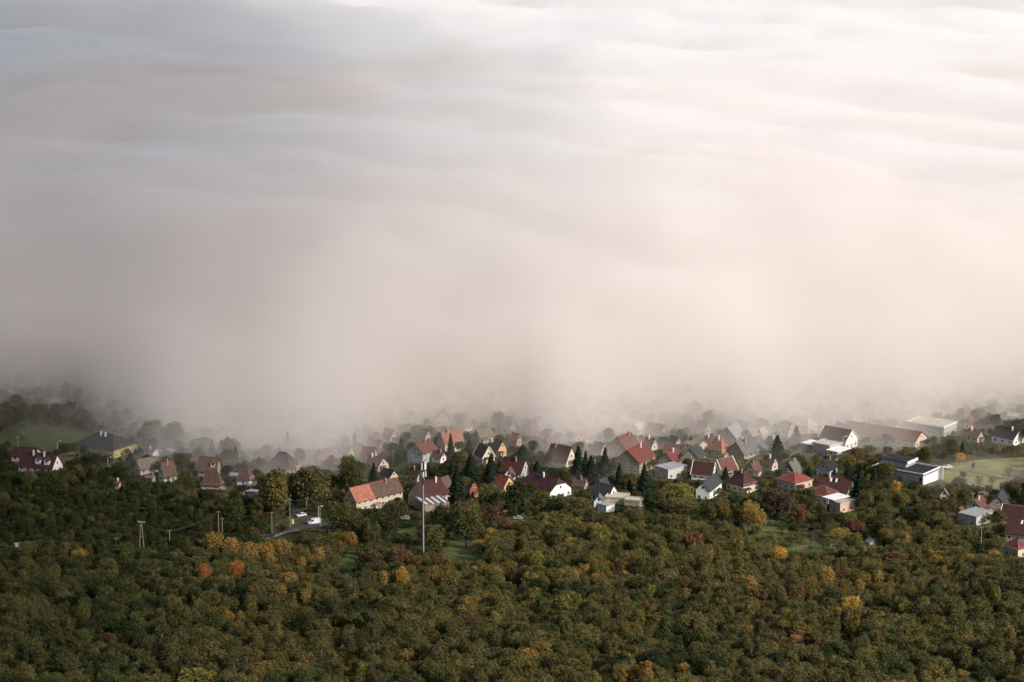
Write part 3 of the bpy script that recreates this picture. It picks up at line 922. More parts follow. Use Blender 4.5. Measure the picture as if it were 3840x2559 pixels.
H("white gabled house with brown roof", "behind the low grey modern house", 3085, 3170, 3221, 1656, 1686, 38, 'R', 'darkmaroon', 'white', trim=True, chim=0)
H("long dusty red roofed house with white gable end", "across the far right", 3195, 3432, 3484, 1655, 1680, 28, 'R', 'dustyred', 'cream', ratio=3.2, chim=1)
H("pale flat roofed modern block", "at the fog edge behind the long dusty red roof", 3425, 3538, 3598, 1607, 1640, 4, 'F', 'pale', 'bluegrey', ratio=1.4, trim=True)
H("narrow cream gabled house", "left of the tin roofed orange walled house", 2938, 2955, 2982, 1622, 1644, 38, 'R', 'taupe', 'cream', chim=0, ratio=1.6)
H("orange walled house with pale tin roof", "at the fog edge", 2985, 3030, 3069, 1600, 1630, 26, 'H', 'pale', 'orange', chim=0)
H("ghostly house with pale roof", "right behind the orange walled house", 3058, 3095, 3112, 1595, 1612, 18, 'R', 'pale', 'beige', chim=0)
H("small white gable with dark roof", "at the fog edge", 3128, 3152, 3188, 1618, 1634, 26, 'R', 'brown', 'white', chim=0)
H("faded beige gabled house", "in the fog above the long dusty red roof", 3278, 3300, 3325, 1610, 1626, 26, 'R', 'taupe', 'beige', chim=0)
H("barely visible pale house", "deep in the fog above the long dusty red roof", 3378, 3402, 3422, 1562, 1580, 18, 'R', 'tan', 'pale', chim=0)
H("dark roofed house with white gable", "at the far right edge above the meadow", 3735, 3800, 3846, 1646, 1674, 30, 'R', 'dark', 'white', chim=1)
H("faint pale roofed shed", "in the mist at the far right edge", 3785, 3818, 3832, 1562, 1572, 7, 'R', 'pale', 'beige', cat="shed", name="shed", win=False)
H("small grey beige hut with pointed gable", "among shrubs below the meadow", 3526, 3555, 3562, 1858, 1876, 22, 'L', 'taupe', 'beige', cat="hut", name="hut", chim=0)
H("pale flat roofed house", "at the lower right with a wooden pole in front", 3607, 3660, 3734, 1940, 1974, 2, 'F', 'metal', 'pale', ratio=.75, extra_parts=box_house_extra)
H("small red roofed house with grey gable", "at the lower right", 3630, 3682, 3722, 1908, 1928, 30, 'L', 'dustyred', 'grey', chim=1)
H("small brick red lean-to", "at the left end of the lower right flat house", 3588, 3606, 3622, 1922, 1940, 18, 'L', 'dustyred', 'brick', cat="lean-to", name="lean_to", win=False)
H("house with wide taupe gable and dark roof", "at the lower right", 3712, 3776, 3808, 1900, 1922, 40, 'L', 'slate', 'taupe', chim=0)
H("brown roofed house with white barge boards", "at the right edge", 3765, 3835, 3862, 1944, 1966, 40, 'R', 'maroon', 'white', trim=True, chim=0)
H("maroon roofed house cut by the right edge", "above the low red porch roof", 3788, 3900, 3940, 2010, 2036, 54, 'R', 'maroon', 'cream', chim=0, extra_parts=skylights)
H("low red hip roofed porch house", "lowest building at the right edge", 3775, 3817, 3862, 2056, 2092, 26, 'H', 'red', 'cream', chim=0, trim=True)
H("small white sheet roofed shed", "among bushes below the orchard grass", 3252, 3262, 3288, 2036, 2050, 5, 'R', 'metal', 'pale', cat="shed", name="shed", win=False, minh=2.0, chim=0)
H("tiny white cabin", "alone in the dark woods at the left edge", 52, 58, 70, 2044, 2052, 2, 'F', 'pale', 'pale', cat="cabin", name="cabin", win=True, minh=1.8, door=False)

# --- the dense misty rows behind
for (x, ye_, w_, hr_, k_, rf_, wl_, lb) in (
        (2395, 1612, 60, 20, 'L', 'pale', 'beige', "pale roofed house at the fog edge right of the misty pink roof"), (2475, 1618, 50, 22, 'R', 'brown', 'taupe', "brown roofed house in the mist above the dusty red frontal roof"),
        (2575, 1585, 56, 26, 'L', 'dustyred', 'taupe', "faint red roofed house deep in the fog above the tan roof"), (2640, 1610, 54, 26, 'R', 'dustyred', 'beige', "faint red roofed house in the mist left of the metal roofs"),
        (1995, 1615, 44, 38, 'L', 'dustyred', 'brick', "narrow brick gabled house in the mist left of the pink roof"), (1935, 1652, 40, 24, 'R', 'salmon', 'pink', "small salmon house in the mist left of the brick gable"),
        (2060, 1672, 60, 26, 'L', 'brown', 'beige', "brown roofed house below the narrow brick gable"), (1905, 1610, 54, 24, 'R', 'taupe', 'pale', "grey brown roofed house at the fog edge above the small salmon house"),
        (2250, 1690, 52, 26, 'R', 'brown', 'pale', "brown roofed house below the misty pink roof"), (2440, 1670, 50, 24, 'R', 'dustyred', 'cream', "red roofed house right of the dusty red roof with beige gable"),
        (2660, 1660, 48, 24, 'L', 'maroon', 'beige', "maroon roofed house above the terracotta hip roof"), (2790, 1610, 60, 24, 'R', 'brown', 'pale', "brown roofed house at the fog edge behind the metal roofs"),
        (2900, 1668, 50, 24, 'R', 'maroon', 'white', "maroon roofed white house right of the broad grey roof"), (2890, 1745, 56, 28, 'R', 'brown', 'cream', "brown roofed house below the broad grey roof"),
        (2830, 1765, 56, 28, 'L', 'dustyred', 'cream', "dusty red roofed house above the maroon hip villa"), (2530, 1660, 44, 20, 'R', 'slate', 'pale', "slate roofed house above the dusty red frontal roof"),
        (3250, 1620, 56, 24, 'R', 'dustyred', 'pale', "faded red roofed house above the left end of the long dusty red roof"), (3210, 1590, 50, 20, 'L', 'pale', 'pale', "ghostly pale house in the fog right of the small white gable"),
        (3350, 1600, 50, 20, 'R', 'brown', 'beige', "ghostly brown house in the fog above the long dusty red roof"), (3660, 1640, 60, 22, 'R', 'brown', 'beige', "brown roofed house in scrub right of the pale modern block"),
        (3640, 1590, 46, 18, 'L', 'dustyred', 'pale', "faint red roofed house at the fog edge right of the modern block"), (1460, 1640, 52, 26, 'R', 'dustyred', 'beige', "faded red roofed house left of the misty white gable"),
        (1590, 1640, 50, 26, 'R', 'brown', 'pale', "brown roofed house below the tall beige gabled house"), (1745, 1600, 50, 24, 'L', 'taupe', 'beige', "taupe roofed house at the fog edge right of the tall beige gable"),
        (1560, 1790, 50, 30, 'R', 'brown', 'pale', "brown roofed house behind the mast head"), (2010, 1790, 50, 26, 'L', 'brown', 'cream', "brown roofed house behind the white half hipped house"),
        (2240, 1770, 60, 32, 'R', 'maroon', 'taupe', "maroon roofed house among the dark conifers"), (2260, 1825, 50, 26, 'L', 'slate', 'pale', "slate roofed house above the chapel like gable"),
        (2110, 1690, 44, 22, 'R', 'dustyred', 'cream', "small red roofed house above the large dark maroon roof"), (1300, 1700, 50, 24, 'R', 'brown', 'beige', "brown roofed house in the mist right of the salmon hip roof")):
    wr = w_ * (.42 if k_ == 'R' else .5)
    H(lb, "", x - w_ / 2, x + w_ / 2 - wr, x + w_ / 2, ye_, ye_ + 22, hr_, k_, rf_, wl_)

# ------------------------------------------------------------------ mast
def mast():
    B = at(1588, 2085)
    s = scale_at(B)
    Ht = (2085 - 1728) / (s * .97)
    root = empty("cell_mast", B)
    tag(root, "tall slim grey mast with white antenna panels rising above the village", "mast")
    mb = MB(); mb.tube([(0, 0, -1), (0, 0, Ht * .5), (0, 0, Ht - .3)], [.30, .26, .18], 14); mb.build("pole", rough_mat("mast_steel", (.42, .42, .41), .15, 1.5, .5, metal=.3), root)
    hd = MB(); hd.tube([(0, 0, Ht - 9), (0, 0, Ht - .35)], [.33, .30], 14); hd.build("head_sleeve", M_DARKSTEEL, root)
    b2 = MB(); b2.box(-1.1, -1.1, -1.0, 1.1, 1.1, .5); b2.build("footing", M_CONC, root)
    cab = MB(); cab.tube([(-.30, -.26, .5), (-.22, -.22, Ht - 5)], .12, 6); cab.build("cable_duct", M_DARKSTEEL, root)
    lad = MB()
    for sx in (-.2, .2): lad.tube([(-.46, sx, .5), (-.38, sx, Ht - 5)], .04, 5)
    for i in range(int(Ht / .9)):
        lad.tube([(-.44, -.2, .8 + i * .9), (-.44, .2, .8 + i * .9)], .03, 4)
    lad.build("ladder", M_DARKSTEEL, root)
    for z, hh in ((Ht - 1.9, 2.6), (Ht - 5.0, 2.0)):
        rg = MB()
        for zz in (z - .7, z + .7):
            pts = [(1.0 * math.cos(a * math.pi / 6), 1.0 * math.sin(a * math.pi / 6), zz) for a in range(13)]
            rg.tube(pts, .05, 5)
            for a in range(3):
                an = a * 2.094 + .4
                rg.tube([(0, 0, zz), (1.0 * math.cos(an), 1.0 * math.sin(an), zz)], .05, 5)
        rg.build("antenna_ring", M_DARKSTEEL, root)
        for a in range(6):
            an = a * math.pi / 3 + (.25 if hh > 2.3 else .75)
            M = Matrix.Rotation(an, 4, 'Z') @ Matrix.Translation((1.18, 0, z))
            ab = MB(); ab.box(-.13, -.25, -hh / 2, .13, .25, hh / 2, 0, M)
            ab.tube([M @ Vector((-.13, 0, -hh / 2 - .2)), M @ Vector((-.13, 0, hh / 2 + .2))], .045, 5)
            ab.build("antenna_panel", M_PANEL if math.cos(an + .7) > .1 else rough_mat("shaded_plastic", (.07, .07, .07)), root)  # panels turned from the sun get a near-black colour as their shade
    for a in range(4):
        an = a * 1.57 + .3
        M = Matrix.Rotation(an, 4, 'Z') @ Matrix.Translation((.62, 0, Ht - 3.5 - .5 * (a % 2)))
        rb = MB(); rb.box(-.18, -.22, -.45, .18, .22, .45, 0, M); rb.build("radio_unit", M_DARKSTEEL, root)
    lr = MB(); lr.tube([(0, 0, Ht - .4), (0, 0, Ht + 1.1)], .035, 5); lr.build("lightning_rod", M_STEEL, root)
mast()

# ------------------------------------------------------------------ poles, lamps, wires
def pole(px, yt, yb, label, arms=1, lamp=False, twin=False, ft=0):
    B = at(px, yb); s = scale_at(B)
    hh = (yb - yt) / (s * .97)
    nm = "street_lamp" if lamp else "utility_pole"
    root = empty(nm, B, random.Random(px).uniform(-.5, .5))
    tag(root, label, "street lamp" if lamp else "utility pole", "poles and lamps along the village lanes")
    mat = M_CONC if lamp else M_WOODPOLE
    if twin:
        for sx in (-1, 1):
            p = MB(); p.tube([(sx * 1.0, 0, -1), (sx * .25, 0, hh * .9)], [.17, .13], 7); p.build("leg", mat, root)
        p = MB(); p.tube([(0, 0, hh * .85), (0, 0, hh)], .12, 7); p.build("pole_top", mat, root)
        c = MB(); c.box(-1.5, -.09, hh * .96, 1.5, .09, hh * .96 + .18); c.box(-.8, -.07, hh * .45, .8, .07, hh * .45 + .12); c.build("crossarm", M_STEEL, root)
        for x in (-1.4, -.5, .5, 1.4):
            i = MB(); i.tube([(x, 0, hh * .96 + .18), (x, 0, hh * .96 + .3), (x, 0, hh * .96 + .55)], [.06, .13, .08], 7); i.build("insulator", M_PANEL, root)
    else:
        p = MB(); p.tube([(0, 0, -1), (0, 0, hh)], [.19, .13], 8); p.build("pole", mat, root)
        if lamp:
            a = MB(); a.tube([(0, 0, hh - .1), (.5, 0, hh + .25), (1.3, 0, hh + .35)], .06, 6); a.build("arm", M_STEEL, root)
            l = MB(); l.box(1.2, -.17, hh + .24, 2.0, .17, hh + .42); l.build("lamp_head", M_PANEL, root)
        else:
            c = MB(); c.box(-.75, -.06, hh - .55, .75, .06, hh - .42); c.build("crossarm", M_WOODPOLE, root)
            for x in (-.65, 0, .65):
                i = MB(); i.tube([(x, 0, hh - .42), (x, 0, hh - .3), (x, 0, hh - .18)], [.05, .09, .05], 6); i.build("insulator", M_PANEL, root)
    return B + Vector((0, 0, hh - .3))

tops = {}
for k, a in {
    'a': (1020, 1920, 2006, "pale wooden pole left of the asphalt road"),
    'b': (1088, 1871, 1978, "tall wooden pole where the side road meets the road"),
    'c': (1150, 1866, 1930, "wooden pole behind the white van by the side road"),
    'd': (1201, 1896, 1974, "wooden pole right beside the white van"),
    'e': (437, 2015, 2060, "short wooden pole in the dark scrub left of the twin legged pole"),
    'g': (637, 1987, 2058, "wooden pole right of the twin legged pole"),
    'h': (820, 1916, 2006, "left and taller of the two close poles above the golden trees"),
    'i': (834, 1942, 2006, "right and shorter of the two close poles above the golden trees"),
    'j': (3677, 1972, 2088, "tall wooden pole in front of the pale flat house lower right"),
    'k': (3230, 2046, 2090, "short leaning pole below the orchard grass"),
    'l': (3647, 1848, 1903, "thin pole left of the red roof at the lower right"),
    'm': (2722, 1601, 1662, "dark pole at the fog edge left of the sheet metal roofs"),
    'n': (2492, 1665, 1716, "thin pole left of the dusty red frontal roof"),
    'o': (69, 1638, 1700, "thin pole at the far left beside the pasture"),
    'q': (1475, 1690, 1745, "thin pole between the misty roofs left of the mast top"),
    'r': (412, 1744, 1800, "wooden pole in front of the slate roofed house"),
}.items():
    tops[k] = pole(*a)
tops['f'] = pole(532, 1955, 2062, "twin legged wooden pole with white insulators in the dark scrub", twin=True)
tops['s'] = pole(216, 1657, 1712, "pale street lamp beside the tan track", lamp=True)
tops['t'] = pole(1195, 1900, 1960, "street lamp above the white van", lamp=True)
tops['u'] = pole(915, 1843, 1890, "street lamp left of the golden green tree", lamp=True)
for p_, (x, y, q, l) in enumerate(((405, 1716, 1755, "street lamp in front of the slate roofed house"), (3160, 1640, 1700, "thin lamp beside the white gable with brown roof"))):
    pole(x, y, q, l, lamp=True)


def wire(a, b_, label, sag=.8, n=3, spread=.6):
    mb = MB()
    d = (b_ - a); d.z = 0
    side = Vector((-d.y, d.x, 0)).normalized()
    for k in range(n):
        o = side * spread * (k - (n - 1) / 2)
        pts = []
        for i in range(13):
            t_ = i / 12
            p = a.lerp(b_, t_) + o
            p.z -= sag * 4 * t_ * (1 - t_)
            pts.append(p)
        mb.tube(pts, .055, 4)
    tag(mb.build("power_line", M_DARKSTEEL), label, "power line", "overhead lines of the village")


wire(tops['b'], tops['c'], "overhead wires sagging between the two poles by the white van")
wire(tops['a'], tops['b'], "overhead wires along the asphalt road")
wire(tops['e'], tops['f'], "overhead wires left of the twin legged pole")
wire(tops['f'], tops['g'], "overhead wires right of the twin legged pole")
wire(tops['g'], tops['h'], "overhead wires running towards the two close poles", 1.4)
wire(tops['h'], tops['a'], "overhead wires above the golden trees", 1.6)
wire(tops['q'], at(1700, 1672) + Vector((0, 0, 7)), "thin overhead wire past the big grey gable", 1.0, 2)
wire(tops['n'], at(2650, 1680) + Vector((0, 0, 8)), "thin overhead wire above the slate roof with taupe gable", 1.0, 2)

# ------------------------------------------------------------------ vehicles
def vehicle(px, py, rz, kind, paint, label, cat):
    B = at(px, py)
    root = empty("delivery_van" if kind == 'van' else "parked_car", (B.x, B.y, B.z + .12), rz)
    tag(root, label, cat, "cars and vans in the village")
    Lh, Wd = (2.6, 1.0) if kind == 'van' else (2.1, .88)
    if kind == 'van':
        prof = [(-Lh, .35), (-Lh, 2.15), (-Lh + .15, 2.3), (.95, 2.3), (1.25, 2.2), (1.95, 1.25), (2.5, 1.05), (Lh, .8), (Lh, .35)]
    else:
        prof = [(-Lh, .35), (-Lh, .9), (-1.75, 1.0), (-1.35, 1.42), (.25, 1.45), (.95, .98), (1.85, .85), (Lh, .65), (Lh, .35)]
    mb = MB()
    n = len(prof)
    tuck = lambda z: Wd * (1 - .10 * max(0, z - .95))
    Lp = [(x, -tuck(z), z) for x, z in prof]; Rp = [(x, tuck(z), z) for x, z in prof]
    mb.poly(Lp); mb.poly(list(reversed(Rp)))
    for i in range(n):
        j = (i + 1) % n
        mb.poly([Lp[j], Lp[i], Rp[i], Rp[j]])
    body = mb.build("body", paint, root)
    def quad(nm, pts):
        m_ = MB(); m_.poly(pts); m_.build(nm, M_GLASS, root)
    if kind == 'van':
        a, b_ = Vector((1.29, 0, 2.14)), Vector((1.93, 0, 1.30)); off = Vector((.03, 0, .02))
        quad("windscreen", [(b_.x + .03, -.84, b_.z + .02), (b_.x + .03, .84, b_.z + .02), (a.x + .03, .76, a.z + .02), (a.x + .03, -.76, a.z + .02)])
        for sy in (-1, 1):
            quad("side_window", [(.35, sy * (tuck(1.35) + .012), 1.35), (1.75, sy * (tuck(1.35) + .012), 1.35), (1.2, sy * (tuck(2.05) + .012), 2.05), (.35, sy * (tuck(2.05) + .012), 2.05)])
    else:
        quad("windscreen", [(.96, -.76, 1.02), (.96, .76, 1.02), (.32, .70, 1.42), (.32, -.70, 1.42)])
        quad("rear_window", [(-1.74, .74, 1.03), (-1.74, -.74, 1.03), (-1.4, -.70, 1.40), (-1.4, .70, 1.40)])
        for sy in (-1, 1):
            quad("side_window", [(-1.45, sy * (tuck(1.03) + .012), 1.03), (.75, sy * (tuck(1.03) + .012), 1.03), (.2, sy * (tuck(1.38) + .012), 1.38), (-1.2, sy * (tuck(1.38) + .012), 1.38)])
    bp = MB(); bp.box(Lh - .05, -Wd * .95, .32, Lh + .10, Wd * .95, .58); bp.box(-Lh - .10, -Wd * .95, .32, -Lh + .05, Wd * .95, .58); bp.build("bumper", M_RUB, root)
    for sy in (-1, 1):
        hl = MB(); hl.box(Lh - .06, sy * .52 - .16, .66, Lh + .02, sy * .52 + .16, .80); hl.build("headlight", M_PANEL, root)
        for sx in (-1, 1):
            wh = MB(); x = sx * (1.6 if kind == 'van' else 1.28)
            wh.tube([(x, sy * (Wd - .16), .33), (x, sy * (Wd + .03), .33)], .34, 14); wo = wh.build("wheel", M_RUB, root)
            ri = MB(); ri.tube([(x, sy * (Wd + .03), .33), (x, sy * (Wd + .05), .33)], .20, 10); ri.build("rim", M_STEEL, wo)
    return root


WHITEP = car_paint("white_car_paint", (.80, .80, .79)); SILV = car_paint("silver_car_paint", (.42, .44, .46)); DARKP = car_paint("dark_car_paint", (.03, .035, .045)); REDP = car_paint("red_car_paint", (.25, .03, .03))
vehicle(1178, 1966, R(200), 'van', WHITEP, "white delivery van on the asphalt road", "van")
vehicle(1130, 1938, R(212), 'car', WHITEP, "white car on the side road behind the white van", "car")
vehicle(1520, 1949, R(170), 'car', SILV, "silver car beside the grass left of the mast", "car")
vehicle(1888, 1931, R(160), 'car', SILV, "silver car first of the row parked right of the reddish tree", "car")
vehicle(1918, 1939, R(165), 'car', DARKP, "dark car second in the row parked right of the reddish tree", "car")
vehicle(1976, 1932, R(160), 'car', SILV, "silver car on its own behind the row parked right of the reddish tree", "car")
vehicle(1942, 1949, R(160), 'car', SILV, "silver car lowest in the row parked right of the reddish tree", "car")
vehicle(3553, 1757, R(185), 'car', WHITEP, "white car on the bare ground at the edge of the meadow", "car")
vehicle(2010, 1672, R(178), 'car', WHITEP, "white car in the mist left of the misty pink roof, first of two", "car")
vehicle(2028, 1673, R(178), 'car', WHITEP, "white car in the mist left of the misty pink roof, second of two", "car")
vehicle(588, 1698, R(175), 'car', WHITEP, "white car beside the small red roofed shed", "car")
vehicle(2362, 1836, R(150), 'car', SILV, "silver car below the dark conifers by the olive gable", "car")

# electric cabinet by the road
B = at(1098, 1966)
rt = empty("electric_cabinet", B, R(-12)); tag(rt, "white electric cabinet standing at the road corner", "cabinet")
mb = MB(); mb.box(-.45, -.3, -.3, .45, .3, .15); mb.build("plinth", M_CONC, rt)
mb = MB(); mb.box(-.42, -.28, .153, .42, .28, 1.75); mb.box(-.47, -.33, 1.753, .47, .33, 1.85); c_ = mb.build("box", M_PANEL, rt)
mb = MB(); mb.box(-.38, -.32, .22, -.01, -.283, 1.7); mb.box(.01, -.32, .22, .38, -.283, 1.7); d_ = mb.build("door", M_TRIM, rt)
mb = MB(); mb.box(-.05, -.36, .9, -.025, -.322, 1.05); mb.build("handle", M_DARKSTEEL, d_)


def fence(pts, label, hgt_=1.3, gap=2.4, planks=True):
    P = [at(*p) for p in pts]
    root = empty("garden_fence", P[0]); tag(root, label, "fence")
    rails, o = MB(), P[0]
    for a, b_ in zip(P, P[1:]):
        n = max(1, int((b_ - a).length / gap))
        for i in range(n):
            p, q = a.lerp(b_, i / n), a.lerp(b_, (i + 1) / n)
            p.z, q.z = hgt(p.x, p.y), hgt(q.x, q.y)
            m_ = MB(); l = p - o; m_.tube([(l.x, l.y, l.z - .4), (l.x, l.y, l.z + hgt_)], .09, 6); m_.build("post", M_WOODPOLE, root)
            for zz in (.45, 1.05):
                rails.tube([p - o + Vector((0, 0, zz)), q - o + Vector((0, 0, zz))], .05, 4)
    rails.build("rails", M_WOODPOLE, root)


fence([(3095, 2052), (3140, 2046), (3190, 2050)], "weathered wooden fence at the right end of the orchard grass")
fence([(2975, 2062), (3030, 2056), (3075, 2058)], "dark wooden fence along the lower orchard grass")
fence([(1050, 2010), (1085, 2000), (1110, 1994)], "low wooden fence beside the asphalt road")

# ------------------------------------------------------------------ tree shapes (unit height 1 = 1 m, scaled per tree)
def leaf_quads(pts, nrm, size, rng, flat=.62):
    """leaf clumps: one small bent four sided face per point, facing roughly outwards"""
    n = len(pts)
    nv = nrm + rng.normal(0, flat, (n, 3)); nv /= np.linalg.norm(nv, axis=1)[:, None]
    r = rng.normal(0, 1, (n, 3)); a = np.cross(nv, r); a /= np.linalg.norm(a, axis=1)[:, None]
    b_ = np.cross(nv, a)
    s = (size * rng.uniform(.6, 1.35, n))[:, None]
    asp = rng.uniform(.55, 1.0, n)[:, None]
    v = np.stack([pts - a * s, pts - b_ * s * asp + nv * s * .18, pts + a * s, pts + b_ * s * asp - nv * s * .12], 1)
    return v.reshape(-1, 3)


def broad_points(rng, n, h, wd, low=.22, lobes=9, dens=.72):
    L = []
    ch = h * (1 - low)
    for i in range(lobes):
        an = i * 2.4 + rng.uniform(-.5, .5)
        t = (i + .5) / lobes
        zz = h * low + ch * (.20 + .66 * t)
        rr = wd * .5 * (.30 + .36 * math.sin(math.pi * (1 - t) ** .8)) * rng.uniform(.6, 1.15)
        rad = wd * .5 * rng.uniform(.36, .60) * (1.05 - .35 * t)
        L.append((rr * math.cos(an), rr * math.sin(an), zz, rad, rad * rng.uniform(.75, 1.1) * min(1.3, max(.7, ch / wd))))
    L.append((0, 0, h * low + ch * .55, wd * .33, ch * .36))
    A = np.array([l[3] * l[4] for l in L]); A /= A.sum()
    pts, nr = [], []
    for l, f in zip(L, A):
        k = int(n * f)
        d = rng.normal(0, 1, (k, 3)); d /= np.linalg.norm(d, axis=1)[:, None]
        d[:, 2] = np.where(d[:, 2] < -.45, -d[:, 2], d[:, 2])
        rad = np.where(rng.uniform(0, 1, k) < dens, rng.uniform(.74, 1.16, k), rng.uniform(.4, .9, k))
        pts.append(np.array(l[:3]) + d * np.array([l[3], l[3], l[4]]) * rad[:, None]); nr.append(d)
    return np.concatenate(pts), np.concatenate(nr), L


def spruce_points(rng, n, h, wd):
    t = rng.uniform(0, 1, n) ** .62
    t = 1 - t
    tier = np.floor(t * 13) / 13
    fr = (t - tier) * 13
    r = wd * .5 * (1 - tier * .96) * (1.08 - .5 * fr) * rng.uniform(.55, 1.05, n)
    an = rng.uniform(0, 2 * math.pi, n)
    r *= 1 + .22 * np.sin(an * 5 + tier * 40)
    z = h * (.06 + .94 * t) - .10 * r
    p = np.stack([r * np.cos(an), r * np.sin(an), z], 1)
    nr = np.stack([np.cos(an), np.sin(an), np.full(n, .55)], 1)
    return p, nr


def quad_mesh(name, v, mat):
    n = len(v) // 4
    me = bpy.data.meshes.new(name)
    me.vertices.add(len(v)); me.vertices.foreach_set("co", v.astype(np.float32).ravel())
    me.loops.add(len(v)); me.loops.foreach_set("vertex_index", np.arange(len(v), dtype=np.int32))
    me.polygons.add(n); me.polygons.foreach_set("loop_start", np.arange(0, len(v), 4, dtype=np.int32))
    me.update(calc_edges=True)
    me.materials.append(mat)
    return me


def limbs(h, low, L, rng, trunk_r, name):
    mb = MB()
    top = h * (low + (1 - low) * .62)
    bend = rng.uniform(-.03, .03, 2) * h
    pts = [(0, 0, -.8), (bend[0] * .3, bend[1] * .3, h * low), (bend[0], bend[1], top)]
    mb.tube(pts, [trunk_r, trunk_r * .75, trunk_r * .25], 7)
    for l in (L or [])[:6]:
        z0 = h * low * rng.uniform(.8, 1.3)
        mb.tube([(bend[0] * .3, bend[1] * .3, z0), (l[0] * .55, l[1] * .55, (z0 + l[2]) / 2 + .1), (l[0] * .95, l[1] * .95, l[2])], [trunk_r * .5, trunk_r * .32, trunk_r * .1], 5)
    return mb.mesh(name, M_BARK)


# kind: (height, width, leaf faces, leaf size, trunk share, lobes)
SHAPES = {'small': (6.5, 5.6, 1050, .22, .16, 12), 'mid': (9, 7.5, 1900, .245, .16, 18), 'big': (14, 11, 3600, .31, .14, 19),
          'tall': (15, 7.5, 3000, .30, .12, 19), 'shrub': (3.4, 4.4, 480, .24, .04, 7), 'sparse': (7.5, 6.5, 430, .23, .26, 9)}
TPL = {}
for key, (h_, w_, n_, ls, low, lb) in SHAPES.items():
    TPL[key] = []
    for q in range(5 if key in ('small', 'mid', 'shrub') else 3):
        rng = np.random.default_rng(hash((len(key), n_, q)) & 0xffff)
        p, nr, L = broad_points(rng, n_, h_, w_ * rng.uniform(.9, 1.1), low, lb, .75)
        TPL[key].append((quad_mesh("crown_" + key, leaf_quads(p, nr, ls, rng), M_LEAF), limbs(h_, max(low, .08), L, rng, .018 * h_ + .05, "trunk_" + key), h_, w_))
TPL['spruce'] = []
for q in range(4):
    rng = np.random.default_rng(900 + q)
    p, nr = spruce_points(rng, 2200, 12, 6.2 * rng.uniform(.9, 1.1))
    TPL['spruce'].append((quad_mesh("crown_spruce", leaf_quads(p, nr, .30, rng, .35), M_LEAF), limbs(12, .12, None, rng, .22, "trunk_spruce"), 12, 5.6))

TINTS = {
    'dark green': (0.049, 0.057, 0.026), 'mid green': (0.086, 0.089, 0.037), 'olive': (0.120, 0.112, 0.045), 'brownish olive': (0.129, 0.107, 0.049),
    'brown': (0.109, 0.083, 0.049), 'golden': (0.299, 0.197, 0.067), 'yellow green': (0.192, 0.172, 0.052), 'rusty': (0.151, 0.090, 0.044),
    'orange': (0.345, 0.142, 0.055), 'reddish': (0.139, 0.063, 0.045), 'bright yellow': (0.445, 0.279, 0.074), 'bluish dark green': (0.024, 0.037, 0.027),
    'grey brown': (0.081, 0.066, 0.046), 'gold tipped green': (0.166, 0.132, 0.046),
}


def tree(p, shape, hm, wm, tint, name, label, cat, group, rng, jit=.18):
    T_ = TPL[shape][rng.randrange(len(TPL[shape]))]
    root = empty(name, (p.x, p.y, p.z), rng.uniform(0, 6.28))
    sx, sz = wm / T_[3], hm / T_[2]
    root.scale = (sx, sx * rng.uniform(.9, 1.1), sz)
    tag(root, label, cat, group)
    for nm, me in (("trunk", T_[1]), ("crown", T_[0])):
        o = bpy.data.objects.new(nm, me)
        COL.objects.link(o); o.parent = root
        if nm == "crown":
            c = TINTS[tint] if isinstance(tint, str) else tint
            k = rng.uniform(1 - jit, 1 + jit) * 1.06
            o.color = (c[0] * k * rng.uniform(.92, 1.08), c[1] * k, c[2] * k, 1)
    return root


PROT = [(1145, 1225, 1940, 1988, 1988), (1105, 1155, 1920, 1950, 1950), (1085, 1330, 1955, 1990, 1990), (1000, 1110, 1980, 2020, 2020), (1080, 1112, 1935, 1972, 1972),
        (1680, 1785, 2042, 2100, 2100), (1500, 1562, 1968, 2000, 2000), (2850, 2955, 1968, 2012, 2012), (2895, 3085, 2034, 2066, 2066), (1280, 1330, 2080, 2125, 2125),
        (1580, 1596, 1728, 2068, 2084), (1014, 1026, 1920, 1998, 2006), (812, 840, 1920, 1995, 2006), (520, 545, 1955, 2052, 2062), (632, 642, 1987, 2050, 2058), (432, 442, 2015, 2055, 2060),
        (3670, 3684, 1975, 2075, 2088), (1870, 1990, 1915, 1952, 1955), (1505, 1535, 1936, 1955, 1955), (900, 970, 1664, 1685, 1690), (200, 265, 1700, 1722, 1724), (3528, 3580, 1744, 1764, 1766)]
PLACED = []          # ground positions of trees already standing, with crown radius


def explicit(px, w_, yt, yb, shape, tint, label, name="garden_tree", cat="tree", group="named trees of the village"):
    see = yb
    if name == "autumn_tree" and yb < 2500: yb += 26      # the foot stands hidden behind the next crowns
    p = at(px, yb); s = scale_at(p)
    hm, wm = (yb - yt) / (s * .97), w_ / s
    hm = max(1.6, hm - wm * .12)
    PROT.append((px - w_ * .36, px + w_ * .36, yt, yt + (see - yt) * .80, yb))
    rng = random.Random(px * 7 + yb)
    tree(p, shape, hm, wm, tint, name, label, cat, group, rng, .06)
    PLACED.append((p.x, p.y, wm / 2))


